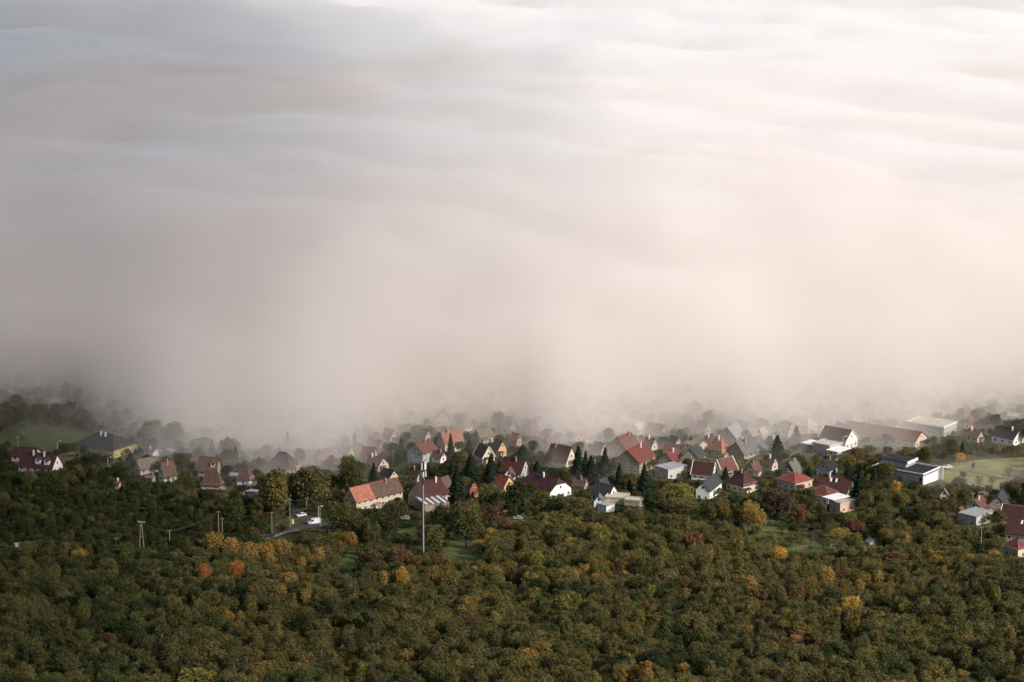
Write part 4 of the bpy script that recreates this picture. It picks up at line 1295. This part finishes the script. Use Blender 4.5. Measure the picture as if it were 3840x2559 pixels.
E = explicit
E(345, 110, 1688, 1752, 'mid', 'dark green', "dark tree before the shaded side of the slate roofed house")
E(400, 60, 1700, 1748, 'mid', 'dark green', "low dark tree at the corner of the slate roofed house")
E(1034, 112, 1742, 1962, 'tall', 'gold tipped green', "tall golden green tree left of the side road")
E(1055, 60, 1790, 1950, 'tall', 'golden', "slim golden tree leaning on the tall golden green tree")
E(1175, 165, 1732, 1905, 'big', 'brownish olive', "huge dark brownish tree behind the white van")
E(1120, 90, 1760, 1905, 'big', 'dark green', "dark green tree left of the huge brownish tree")
E(1318, 108, 1700, 1868, 'big', 'mid green', "big green tree with gold top behind the long orange roof")
E(1305, 60, 1698, 1800, 'mid', 'gold tipped green', "gold topped tree behind the big green tree")
E(1290, 140, 1868, 2018, 'big', 'mid green', "large round green tree in front of the long orange roofed house")
E(1345, 80, 1925, 2035, 'mid', 'mid green', "green tree at the foot of the large round green tree")
E(1440, 118, 1916, 2040, 'big', 'dark green', "dark green tree in front of the flat annex by the mast")
E(1462, 74, 1872, 1940, 'mid', 'brownish olive', "brownish tree covering the brown half of the long cream house")
E(1490, 90, 1865, 1960, 'mid', 'brown', "brown tree between the long house and the mast")
E(1566, 70, 1906, 1985, 'mid', 'mid green', "green bush tree before the flat annex left of the mast")
E(1655, 84, 1884, 1985, 'mid', 'dark green', "dark bush tree before the flat annex right of the mast")
E(1395, 70, 1945, 2050, 'mid', 'olive', "olive tree right of the large round green tree")
E(1530, 70, 1985, 2060, 'small', 'mid green', "small green tree on the grass left of the mast")
E(1620, 105, 1950, 2075, 'big', 'olive', "round olive tree directly right of the mast")
E(1748, 135, 1888, 2052, 'big', 'mid green', "broad green tree with light green top right of the mast")
E(1690, 70, 1905, 2010, 'mid', 'dark green', "dark green tree left of the broad green tree by the mast")
E(1846, 70, 1884, 1975, 'mid', 'reddish', "reddish tree right of the broad green tree")
E(1895, 62, 1935, 2000, 'mid', 'rusty', "rusty tree below the parked cars")
E(1838, 100, 1805, 1905, 'big', 'olive', "round olive tree in front of the long bright red roof")
E(1936, 104, 1798, 1922, 'big', 'dark green', "dark tree below the small white gable in the centre")
E(2030, 82, 1828, 1915, 'mid', 'olive', "olive tree left of the white half hipped house")
E(2085, 90, 1852, 1935, 'mid', 'dark green', "dark tree in front of the white half hipped house")
E(2165, 110, 1850, 1950, 'big', 'olive', "olive tree right below the white half hipped house")
E(2210, 66, 1895, 1975, 'mid', 'mid green', "green tree left of the white shed with grey sheet roof")
E(2550, 122, 1797, 1890, 'big', 'yellow green', "round yellow green tree below the pale flat roofed box house")
E(2548, 130, 1852, 1945, 'big', 'brownish olive', "brownish tree in front of the round yellow green tree")
E(2445, 82, 1826, 1935, 'big', 'dark green', "dark green tree right of the cream flat roofs")
E(2577, 52, 1712, 1772, 'mid', 'dark green', "dark round tree beside the small red roof with taupe gable")
E(2807, 84, 1872, 1992, 'mid', 'golden', "golden orange tree with a bare trunk below the maroon hip roofed villa")
E(2842, 62, 1900, 2005, 'mid', 'golden', "smaller golden tree touching the golden orange tree")
E(2708, 62, 1858, 1975, 'tall', 'gold tipped green', "slim gold tipped tree below the white gabled cottage")
E(2668, 60, 1880, 1975, 'mid', 'olive', "olive tree left of the slim gold tipped tree")
E(2912, 140, 1812, 1965, 'big', 'grey brown', "large grey brown tree below the red pyramid roof")
E(2999, 55, 1880, 1985, 'tall', 'rusty', "slender rusty tree right of the large grey brown tree")
E(3030, 86, 1822, 1935, 'big', 'mid green', "green tree between the red pyramid roof and the low red hip roof")
E(3258, 82, 1800, 1900, 'big', 'dark green', "dark bushy tree left of the white modern villa")
E(3248, 70, 1830, 1920, 'mid', 'olive', "olive tree below the dark conifers by the white villa")
E(3358, 44, 1796, 1862, 'mid', 'bright yellow', "bright yellow little tree in front of the grey villa wall")
E(3375, 74, 1832, 1915, 'big', 'gold tipped green', "olive gold tree below the bright yellow little tree")
E(3425, 60, 1795, 1850, 'mid', 'dark green', "dark bush in front of the white modern villa")
E(3214, 56, 1670, 1748, 'mid', 'rusty', "rusty gold tree right of the white gable with brown roof")
E(3188, 50, 1700, 1765, 'mid', 'gold tipped green', "gold green tree behind the dark conifers by the white villa")
E(3260, 60, 1662, 1712, 'mid', 'olive', "olive tree before the left end of the long dusty red roof")
E(3330, 50, 1668, 1715, 'mid', 'brown', "brown tree before the middle of the long dusty red roof")
E(3330, 60, 1790, 1846, 'mid', 'mid green', "green bush tree at the left end of the grey villa wall")
E(3560, 50, 1812, 1862, 'mid', 'olive', "olive bush tree at the right corner of the white villa")
E(3400, 76, 1676, 1735, 'mid', 'brownish olive', "gold brown tree in front of the long dusty red roofed house")
E(3598, 42, 1692, 1745, 'mid', 'bright yellow', "yellow tree at the upper edge of the meadow")
E(3482, 74, 1815, 1905, 'mid', 'brown', "brown tree below the white modern villa")
E(3510, 36, 1868, 1930, 'mid', 'rusty', "small rusty tree left of the grey beige hut")
E(3150, 90, 1975, 2022, 'mid', 'golden', "flat golden tree at the right end of the orchard")
E(2965, 70, 1995, 2045, 'sparse', 'grey brown', "bare dark orchard tree on the lower orchard grass")
E(3040, 80, 1985, 2042, 'sparse', 'grey brown', "wide bare orchard tree in the middle of the orchard")
E(3110, 60, 1960, 2015, 'sparse', 'brown', "brown orchard tree behind the flat golden tree")
E(2900, 60, 1990, 2050, 'sparse', 'brownish olive', "thin orchard tree at the left end of the orchard grass")
E(2930, 55, 1955, 2005, 'sparse', 'grey brown', "thin fruit tree among the rows of the orchard", "fruit_tree", "tree", "fruit trees of the orchard")
E(2870, 60, 2000, 2050, 'sparse', 'brownish olive', "thin fruit tree among the rows of the orchard", "fruit_tree", "tree", "fruit trees of the orchard")
E(3005, 60, 1950, 2010, 'sparse', 'dark green', "thin fruit tree among the rows of the orchard", "fruit_tree", "tree", "fruit trees of the orchard")
E(3060, 55, 1950, 2000, 'sparse', 'grey brown', "thin fruit tree among the rows of the orchard", "fruit_tree", "tree", "fruit trees of the orchard")
E(3000, 70, 2000, 2055, 'sparse', 'brownish olive', "thin fruit tree among the rows of the orchard", "fruit_tree", "tree", "fruit trees of the orchard")
E(3085, 60, 2010, 2060, 'sparse', 'dark green', "thin fruit tree among the rows of the orchard", "fruit_tree", "tree", "fruit trees of the orchard")
E(2935, 50, 2025, 2070, 'sparse', 'grey brown', "thin fruit tree among the rows of the orchard", "fruit_tree", "tree", "fruit trees of the orchard")
E(3140, 60, 2015, 2065, 'sparse', 'brownish olive', "thin fruit tree among the rows of the orchard", "fruit_tree", "tree", "fruit trees of the orchard")
E(2835, 50, 1965, 2015, 'sparse', 'dark green', "thin fruit tree among the rows of the orchard", "fruit_tree", "tree", "fruit trees of the orchard")
E(3205, 95, 1940, 2010, 'mid', 'reddish', "dusky reddish tree right of the orchard")
E(3780, 48, 1745, 1800, 'sparse', 'dark green', "dark sparse tree alone on the upper meadow")
E(3670, 36, 1780, 1830, 'sparse', 'grey brown', "thin grey sapling on the lower meadow")
E(3610, 30, 1765, 1795, 'shrub', 'grey brown', "small grey bush on the meadow beside the path")
E(3720, 40, 1785, 1825, 'sparse', 'dark green', "second thin sapling on the lower meadow")
E(3650, 16, 1735, 1760, 'shrub', 'dark green', "tiny dark bush at the top of the meadow")
E(3745, 70, 1900, 1990, 'mid', 'mid green', "green tree right of the pale flat house lower right")
E(3745, 60, 1958, 2015, 'mid', 'gold tipped green', "gold green bush below the taupe gable lower right")
for (px, w_, yt, yb, tn, lb) in (
        (800, 95, 1990, 2062, 'golden', "golden tree below the two close poles"), (868, 85, 2010, 2082, 'golden', "second golden tree right of the two close poles"),
        (935, 92, 2018, 2098, 'golden', "big golden tree in the golden cluster left of the road"), (1000, 80, 2022, 2092, 'golden', "bright golden tree in the golden cluster left of the road"),
        (1062, 90, 2018, 2088, 'golden', "golden tree at the right end of the golden cluster"), (905, 70, 2060, 2118, 'gold tipped green', "gold tipped tree at the lower edge of the golden cluster"),
        (1012, 62, 2065, 2120, 'golden', "low golden tree under the golden cluster"), (1195, 66, 2042, 2108, 'golden', "round golden tree alone below the white van"),
        (1130, 46, 2080, 2128, 'golden', "small golden tree left of the round golden tree"), (1085, 92, 2132, 2192, 'golden', "golden tree with bright side on the dark slope below the road"),
        (768, 62, 2104, 2172, 'orange', "vivid orange tree in the dark woods, left of a matching one"), (888, 66, 2096, 2176, 'orange', "vivid orange red tree right of the other orange one in the dark woods"),
        (740, 34, 2100, 2140, 'rusty', "small rusty red tree beside the left vivid orange tree"),
        (1270, 90, 1978, 2035, 'gold tipped green', "gold topped shrub tree below the large round green tree"), (1320, 62, 1985, 2040, 'golden', "orange gold shrub tree right below the large round green tree"),
        (1440, 56, 2130, 2195, 'golden', "golden tree left of the yellow tree below the mast"), (1508, 56, 2120, 2200, 'bright yellow', "bright yellow upright tree below the mast"),
        (1400, 100, 2052, 2118, 'brown', "brown tree in the brown thicket left of the mast foot"), (1500, 110, 2045, 2118, 'rusty', "rusty tree in front of the mast foot"),
        (1560, 60, 2075, 2130, 'rusty', "small rusty tree at the mast foot"), (1650, 90, 2062, 2135, 'brownish olive', "brown olive tree right of the mast foot"),
        (1680, 110, 2130, 2205, 'gold tipped green', "gold flecked tree below the bright clearing"), (1150, 60, 2195, 2265, 'golden', "golden tree standing out on the dark slope under the golden bright sided one"),
        (1055, 50, 2185, 2240, 'golden', "golden tree left on the dark slope"), (860, 60, 2285, 2325, 'golden', "golden flecked tree deep in the dark foreground wood"),
        (420, 46, 2365, 2420, 'rusty', "orange brown tree alone in the dark left foreground wood"), (300, 66, 2050, 2095, 'golden', "gold tree in the dark scrub at the left"),
        (335, 40, 2035, 2085, 'rusty', "rusty tree in the dark scrub at the left"), (240, 60, 2055, 2095, 'rusty', "dim rusty tree in the dark scrub at the left"),
        (740, 190, 2485, 2600, 'yellow green', "large yellow green tree at the lower edge of the photo"),
        (2440, 44, 2180, 2255, 'yellow green', "slim yellow green tree in the middle of the near wood"), (2112, 80, 2220, 2300, 'yellow green', "pale green bare branched tree in the near wood"),
        (2010, 70, 2055, 2130, 'yellow green', "yellow green tree on the upper edge of the near wood"), (2250, 90, 1955, 2040, 'yellow green', "light green tree on the crest of the near wood"),
        (2320, 66, 2085, 2150, 'rusty', "rusty tree just below the light green crest tree"), (2860, 40, 2200, 2260, 'rusty', "rusty tree in the right part of the near wood"),
        (2985, 70, 2180, 2260, 'rusty', "rusty red tree split in two clumps, right part of the near wood"), (3100, 66, 2120, 2190, 'golden', "golden tree on the upper right of the near wood"),
        (3150, 80, 2105, 2180, 'rusty', "rusty tree right of the golden tree on the upper right wood"), (3290, 56, 2128, 2195, 'golden', "round golden tree, the most distinct on the upper right wood"),
        (3222, 46, 2165, 2215, 'golden', "small golden tree below left of the round golden tree"), (3190, 90, 2225, 2285, 'bright yellow', "yellow sided tree in the right half of the near wood"),
        (3735, 44, 2195, 2260, 'yellow green', "upright yellow green tree near the right edge"), (3360, 120, 2055, 2110, 'rusty', "rusty tree below the white sheet roofed shed"),
        (3400, 70, 2250, 2310, 'yellow green', "light green tree in the right half of the near wood"), (2980, 70, 2370, 2420, 'golden', "golden tree low in the right part of the near wood"),
        (2560, 56, 2480, 2530, 'golden', "golden tree low in the centre of the near wood"), (1530, 80, 2425, 2490, 'golden', "golden crowned tree low in the near wood below the mast"),
        (1310, 40, 2495, 2545, 'golden', "small golden tree at the lower edge left of centre"), (3610, 60, 2505, 2550, 'golden', "golden tree at the lower edge near the right corner"),
        (2920, 80, 2040, 2105, 'bright yellow', "yellow tree at the lower left end of the orchard"), (2760, 66, 2010, 2080, 'gold tipped green', "gold tipped tree on the crest left of the orchard"),
        (2600, 110, 1980, 2055, 'rusty', "wide rusty gold tree on the crest of the near wood")):
    E(px, w_, yt, yb, 'small' if w_ < 62 else 'mid', tn, lb, "autumn_tree", "tree", "coloured autumn trees")
for (px, w_, yt, yb, lb) in (
        (1716, 98, 1733, 1892, "broad dark conifer right of the mast, tallest of its group"), (1842, 82, 1692, 1835, "dark conifer in front of the bright cream gable"),
        (1690, 40, 1620, 1716, "narrow pointed conifer before the salmon red roof in the centre"), (2015, 92, 1718, 1822, "dark conifer left of the large dark maroon roof"),
        (2168, 84, 1662, 1806, "tall conifer right of the large cream gable"), (2322, 52, 1728, 1838, "conifer under the olive gable"),
        (1765, 80, 1690, 1806, "conifer left of the bright cream gable"), (1402, 42, 1730, 1820, "small conifer left of the small black roof"),
        (795, 46, 1643, 1716, "dark cone shaped conifer on the small pasture"), (884, 40, 1670, 1745, "smaller misty conifer right of the pasture conifer"),
        (2415, 62, 1728, 1858, "conifer between the olive gable and the pale box house"), (2268, 60, 1672, 1790, "misty conifer left of the dusty red roof"),
        (2215, 70, 1700, 1812, "conifer right of the tall conifer by the cream gable"), (3225, 70, 1732, 1862, "left dark conifer beside the big maroon roof with skylights"),
        (3275, 60, 1740, 1858, "right dark conifer beside the white modern villa"), (3180, 44, 1738, 1800, "short conifer behind the big maroon roof with skylights"),
        (3128, 50, 1752, 1815, "dark conifer left of the big maroon roof with skylights"), (2985, 58, 1590, 1668, "misty conifer before the narrow cream gable"),
        (3033, 40, 1745, 1800, "conifer behind the red pyramid roof"), (2915, 70, 1625, 1715, "wide misty conifer right of the sheet metal roofs"),
        (1960, 90, 1660, 1740, "misty conifer above the maroon roof with pale grey gable"), (2720, 40, 1745, 1800, "conifer between the two maroon roofs with white barge boards"),
        (2360, 36, 1790, 1850, "thin conifer below the olive gable"), (1760, 40, 1640, 1690, "misty conifer left of the taupe roof with cream end"),
        (2590, 34, 1630, 1680, "small misty conifer above the slate roof with taupe gable"), (490, 44, 1690, 1740, "dark conifer right of the yellow end wall")):
    E(px, w_, yt, yb, 'spruce', 'bluish dark green', lb, "spruce_tree", "conifer", "conifers of the village")

# ------------------------------------------------------------------ the many other trees
rnd = random.Random(77)
CLEAR = [[(3470, 1755), (3560, 1738), (3700, 1722), (3860, 1715), (3860, 1845), (3700, 1840), (3560, 1815), (3500, 1800)],
         [(2835, 2000), (2870, 1960), (2960, 1970), (2965, 2005), (2880, 2020)], [(2890, 2040), (3000, 2035), (3090, 2030), (3090, 2062), (2960, 2070)],
         [(1645, 2065), (1700, 2032), (1785, 2030), (1795, 2095), (1730, 2118), (1665, 2110)],
         [(1265, 2118), (1305, 2075), (1330, 2075), (1335, 2130)], [(1480, 2010), (1500, 1965), (1565, 1962), (1560, 2010)],
         [(-60, 1640), (120, 1600), (300, 1610), (470, 1640), (420, 1690), (200, 1705), (-60, 1690)],
         [(770, 1698), (850, 1660), (960, 1655), (985, 1690), (900, 1720), (800, 1725)],
         [(985, 2030), (1060, 2004), (1110, 1998), (1110, 1965), (1060, 1880), (1105, 1890), (1150, 1935), (1210, 1950), (1330, 1945), (1400, 1935), (1400, 1962), (1210, 1992), (1080, 2030)],
         [(1000, 2040), (1020, 2020), (1100, 2010), (1080, 2040)], [(3300, 1790), (3480, 1850), (3560, 1820), (3500, 1780)]]


def inside(px, py, poly):
    c = False
    for i in range(len(poly)):
        (x1, y1), (x2, y2) = poly[i - 1], poly[i]
        if (y1 > py) != (y2 > py) and px < (x2 - x1) * (py - y1) / (y2 - y1) + x1: c = not c
    return c


def free(p, px, py, wpx, hpx, wm):
    """None where nothing may grow, else the height in photo pixels that keeps the things behind in view"""
    if any(inside(px, py, c) for c in CLEAR): return None
    cap = 1e9
    for h_ in HOUSES:
        l = h_['M'].inverted() @ Vector((p.x, p.y, h_['c'].z))
        if abs(l.x) < h_['dl'] + wm * .3 and abs(l.y) < h_['dr'] + wm * .3: return None
        if h_['base'] < py + 3 and min(px + wpx * .45, h_['x1']) - max(px - wpx * .45, h_['x0']) > 0:
            if h_['y1'] > py - 400: cap = min(cap, py - (h_['y1'] - 5))
    for x0, x1, y0, y1, bs in PROT:
        if bs < py and min(px + wpx * .42, x1) - max(px - wpx * .42, x0) > 0: cap = min(cap, py - y1)
    return cap


def clear_of(p, wm, k=.75):
    return all((p.x - a) ** 2 + (p.y - b_) ** 2 > (k * (wm / 2 + r)) ** 2 for a, b_, r in PLACED)


# boundary between the village and the near wood, by photo column
WB = [(-200, 1830), (250, 1850), (500, 1870), (700, 1900), (900, 1985), (980, 2040), (1100, 2045), (1300, 2075), (1500, 2110), (1700, 2125), (1830, 2030), (1950, 1975),
      (2150, 1965), (2350, 1965), (2500, 1985), (2700, 2015), (2850, 2075), (3000, 2100), (3200, 2090), (3450, 2000), (3560, 1985), (3700, 2110), (4100, 2120)]


def wb(px): return float(np.interp(px, [a for a, _ in WB], [b_ for _, b_ in WB]))


def short(r):
    return r.split(' with ')[0] if len(r.split()) > 6 else r


def near_house(p, px, py):
    best = min([h_ for h_ in HOUSES if h_['own']], key=lambda h_: (h_['c'].x - p.x) ** 2 + (h_['c'].y - p.y) ** 2)
    dx = px - (best['x0'] + best['x1']) / 2
    dy = py - best['base']
    rel = "in front of" if dy > 8 else ("behind" if dy < -14 else ("right of" if dx > 0 else "left of"))
    return rel, short(best['ref'])


SIDE = [(0, 480, "at the far left"), (480, 960, "in the left third"), (960, 1560, "left of the mast"), (1560, 2100, "right of the mast"), (2100, 2700, "in the village centre"),
        (2700, 3300, "right of centre"), (3300, 3900, "at the far right")]


def side_of(px):
    for a, b_, t_ in SIDE:
        if px < b_: return t_
    return SIDE[-1][2]


MASS = []            # stuff trees: (position, scale xy, scale z, rot, tint, template)
cand = []
yy = 850.0
while yy < 1345:
    xx = -310.0
    while xx < 310:
        x, y = xx + rnd.uniform(-2.4, 2.4), yy + rnd.uniform(-2.4, 2.4)
        p = Vector((x, y, hgt(x, y)))
        px, py = proj(p)
        if -60 < px < 3900 and py < wb(px) and py > 1380: cand.append((p, px, py))
        xx += 4.8
    yy += 4.8
rnd.shuffle(cand)
VILL = []
for p, px, py in cand:
    s = scale_at(p)
    left = px < 900
    r = rnd.random()
    if py < 1600 and px < 1400 and r < .75: kind = 'mid'
    elif r < .30: kind = 'shrub'
    elif r < .62: kind = 'small'
    elif r < .90: kind = 'mid'
    else: kind = 'spruce' if rnd.random() < .22 and px > 700 and py > 1600 else 'big'
    H0 = {'shrub': (1.6, 3.4), 'small': (4, 6.5), 'mid': (6, 9.5), 'big': (9, 13), 'spruce': (6, 12)}[kind]
    tries = [kind, 'small', 'shrub']
    for kd in tries:
        H0 = {'shrub': (1.5, 3.0), 'small': (3.6, 6.2), 'mid': (6, 9.5), 'big': (9, 13), 'spruce': (6, 12)}[kd]
        hm = rnd.uniform(*H0) * (.72 if py < 1660 and kd != 'shrub' else 1)
        wm = hm * {'shrub': 1.35, 'small': .95, 'mid': .9, 'big': .85, 'spruce': .45}[kd] * rnd.uniform(.85, 1.15)
        cap = free(p, px, py, wm * s, hm * s, wm)
        if cap is None or cap < 12: continue
        if hm * s > cap:
            if kd != 'shrub' and cap < hm * s * .72: continue
            k_ = cap / (hm * s); hm *= k_; wm *= max(k_, .6)
        if clear_of(p, wm, .62): break
    else:
        continue
    PLACED.append((p.x, p.y, wm / 2))
    q = rnd.random()
    if kd == 'spruce': tint = 'bluish dark green'
    elif left: tint = 'dark green' if q < .62 else ('mid green' if q < .85 else ('brownish olive' if q < .985 else 'rusty'))
    else: tint = 'dark green' if q < .44 else 'mid green' if q < .62 else 'olive' if q < .74 else 'brownish olive' if q < .80 else 'brown' if q < .92 else 'gold tipped green' if q < .975 else 'rusty'
    VILL.append((p, px, py, kd, hm, wm, tint))
# individuals: those that show largest; the rest is one mass
VILL.sort(key=lambda t_: -t_[4] * t_[5] * scale_at(t_[0]) ** 2 * (1 if t_[2] > 1560 else .1))
cnt = {'tree': 0, 'shrub': 0}
sizes = lambda hm: "low" if hm < 2.4 else "small" if hm < 5 else "middling" if hm < 8 else "tall"
for p, px, py, kd, hm, wm, tint in VILL:
    inview = 0 < px < PW
    rel, ref = near_house(p, px, py)
    if kd == 'spruce' and inview and py > 1540:
        tree(p, kd, hm, wm, tint, "spruce_tree", f"{sizes(hm)} dark conifer {rel} the {ref}", "conifer", "conifers of the village", rnd)
    elif kd == 'shrub' and cnt['shrub'] < 220 and inview and py > 1560:
        cnt['shrub'] += 1
        tree(p, kd, hm, wm, tint, "garden_shrub", f"{sizes(hm)} {tint} shrub {rel} the {ref}", "shrub", "garden shrubs of the village", rnd)
    elif kd != 'shrub' and cnt['tree'] < 240 and inview and py > 1540:
        cnt['tree'] += 1
        tree(p, kd, hm, wm, tint, "garden_tree", f"{sizes(hm)} {tint} tree {rel} the {ref}", "tree", "garden trees of the village", rnd)
    else:
        MASS.append((p, kd, hm, wm, tint))

# near wood
cand = []
yy = 520.0
while yy < 1075:
    xx = -240.0
    while xx < 240:
        x, y = xx + rnd.uniform(-1.9, 1.9), yy + rnd.uniform(-1.9, 1.9)
        p = Vector((x, y, hgt(x, y)))
        px, py = proj(p)
        if -120 < px < 3960 and py >= wb(px) and py < 2680: cand.append((p, px, py))
        xx += 4.0
    yy += 4.0
WOOD = []
for p, px, py in cand:
    s = scale_at(p)
    n1 = mnoise.noise(Vector((p.x / 34, p.y / 34, 5.0)))
    n2 = mnoise.noise(Vector((p.x / 13, p.y / 13, 9.0)))
    q = rnd.random() + n1 * .62 + n2 * .25
    u_ = rnd.random() + n1 * .3
    kd = 'shrub' if u_ < .14 else 'small' if u_ < .52 else 'mid' if u_ < .86 else 'tall' if u_ < .95 else 'sparse'
    hm = {'mid': rnd.uniform(5, 8.2), 'small': rnd.uniform(3.6, 5.6), 'sparse': rnd.uniform(4.5, 7), 'shrub': rnd.uniform(2.2, 3.6), 'tall': rnd.uniform(7, 10)}[kd]
    if px < 900 and py < 2090: hm *= .72
    wm = hm * rnd.uniform(.72, 1.0) * (1.4 if kd == 'shrub' else .62 if kd == 'tall' else 1)
    cap = free(p, px, py, wm * s, hm * s, wm)
    if cap is None or cap < 14: continue
    if hm * s > cap:
        k_ = cap / (hm * s)
        if k_ < .45: kd, hm = 'shrub', cap / s; wm = min(wm, hm * 1.4)
        else: hm *= k_; wm *= max(k_, .7)
    if not clear_of(p, wm, .42): continue
    if px > 1400 and py < 2250: q += .12
    if px < 1000 and py < 2100: tint = 'dark green' if q < .75 else 'mid green' if q < 1.05 else 'brownish olive'
    elif px < 700 + 300 * n1: tint = 'dark green' if q < .25 else 'mid green' if q < .75 else 'olive'
    else: tint = 'dark green' if q < .04 else 'mid green' if q < .26 else 'olive' if q < .60 else 'brownish olive' if q < .84 else 'gold tipped green' if q < 1.10 else 'brown' if q < 1.18 else 'yellow green' if q < 1.25 else 'golden'
    WOOD.append((p, px, py, kd, hm, wm, tint))
WOOD.sort(key=lambda t_: -t_[2])
nw = 0
for p, px, py, kd, hm, wm, tint in WOOD:
    if nw < 290 and 15 < px < PW - 15 and py < 2559 + hm * 6:
        row = "lowest" if py > 2560 else "low"
        col = int(px // 240)
        tree(p, kd, hm, wm, tint, "forest_tree", f"{sizes(hm)} {tint} tree in the near wood, {row} row, {side_of(px)}", "tree", "trees of the near wood", rnd)
        nw += 1
    else:
        MASS.append((p, kd, hm, wm, tint))


# the remaining trees of wood and village, too many to be told apart: one object
def mass_object(name, items, label):
    col = bpy.data.collections.new(name + "_shapes")
    order, tid = [], {}
    for key in sorted(TPL):
        for i, T_ in enumerate(TPL[key]):
            v = np.empty(len(T_[0].vertices) * 3, np.float32); T_[0].vertices.foreach_get("co", v)
            me = quad_mesh(f"shape_{len(order):02d}", v.reshape(-1, 3), M_LEAF_MASS)
            o = bpy.data.objects.new(f"shape_{len(order):02d}", me)
            col.objects.link(o)
            tid[(key, i)] = len(order)
            order.append(o)
    n = len(items)
    me = bpy.data.meshes.new(name)
    me.vertices.add(n)
    co, sc_, rot, tn, ti = [], [], [], [], []
    for p, kd, hm, wm, tint in items:
        i = rnd.randrange(len(TPL[kd])); T_ = TPL[kd][i]
        co += [p.x, p.y, p.z]
        sc_ += [wm / T_[3], wm / T_[3], hm / T_[2]]
        rot += [0, 0, rnd.uniform(0, 6.28)]
        c = TINTS[tint]; k = rnd.uniform(.8, 1.2)
        tn += [c[0] * k * rnd.uniform(.92, 1.08), c[1] * k, c[2] * k, 1]
        ti.append(tid[(kd, i)])
    me.vertices.foreach_set("co", co)
    for nm, ty, dat, pr in (("scl", 'FLOAT_VECTOR', sc_, "vector"), ("rot", 'FLOAT_VECTOR', rot, "vector"), ("tint", 'FLOAT_COLOR', tn, "color"), ("tid", 'INT', ti, "value")):
        me.attributes.new(nm, ty, 'POINT').data.foreach_set(pr, dat)
    ob = bpy.data.objects.new(name, me); COL.objects.link(ob)
    g = bpy.data.node_groups.new(name + "_nodes", 'GeometryNodeTree')
    g.interface.new_socket("Geometry", in_out='INPUT', socket_type='NodeSocketGeometry')
    g.interface.new_socket("Geometry", in_out='OUTPUT', socket_type='NodeSocketGeometry')
    N, L = g.nodes, g.links
    gi, go = N.new("NodeGroupInput"), N.new("NodeGroupOutput")
    ci = N.new("GeometryNodeCollectionInfo"); ci.inputs["Collection"].default_value = col
    ci.inputs["Separate Children"].default_value = True; ci.inputs["Reset Children"].default_value = True
    ip = N.new("GeometryNodeInstanceOnPoints"); ip.inputs["Pick Instance"].default_value = True
    def attr(nm, ty):
        a = N.new("GeometryNodeInputNamedAttribute"); a.data_type = ty; a.inputs["Name"].default_value = nm
        return a.outputs["Attribute"]
    L.new(gi.outputs[0], ip.inputs["Points"]); L.new(ci.outputs[0], ip.inputs["Instance"])
    L.new(attr("tid", 'INT'), ip.inputs["Instance Index"])
    er = N.new("FunctionNodeEulerToRotation"); L.new(attr("rot", 'FLOAT_VECTOR'), er.inputs[0]); L.new(er.outputs[0], ip.inputs["Rotation"])
    L.new(attr("scl", 'FLOAT_VECTOR'), ip.inputs["Scale"]); L.new(ip.outputs[0], go.inputs[0])
    md = ob.modifiers.new("scatter", 'NODES'); md.node_group = g
    return tag(ob, label=label, kind="stuff")


mass_object("woodland", MASS, "dense mixed wood and scrub filling the slope and the gaps between gardens")
print("HOUSES", len(HOUSES), "VILL", len(VILL), "WOOD", len(WOOD), "MASS", len(MASS), cnt, nw)

for l_ in LONG: print("LONG", l_)
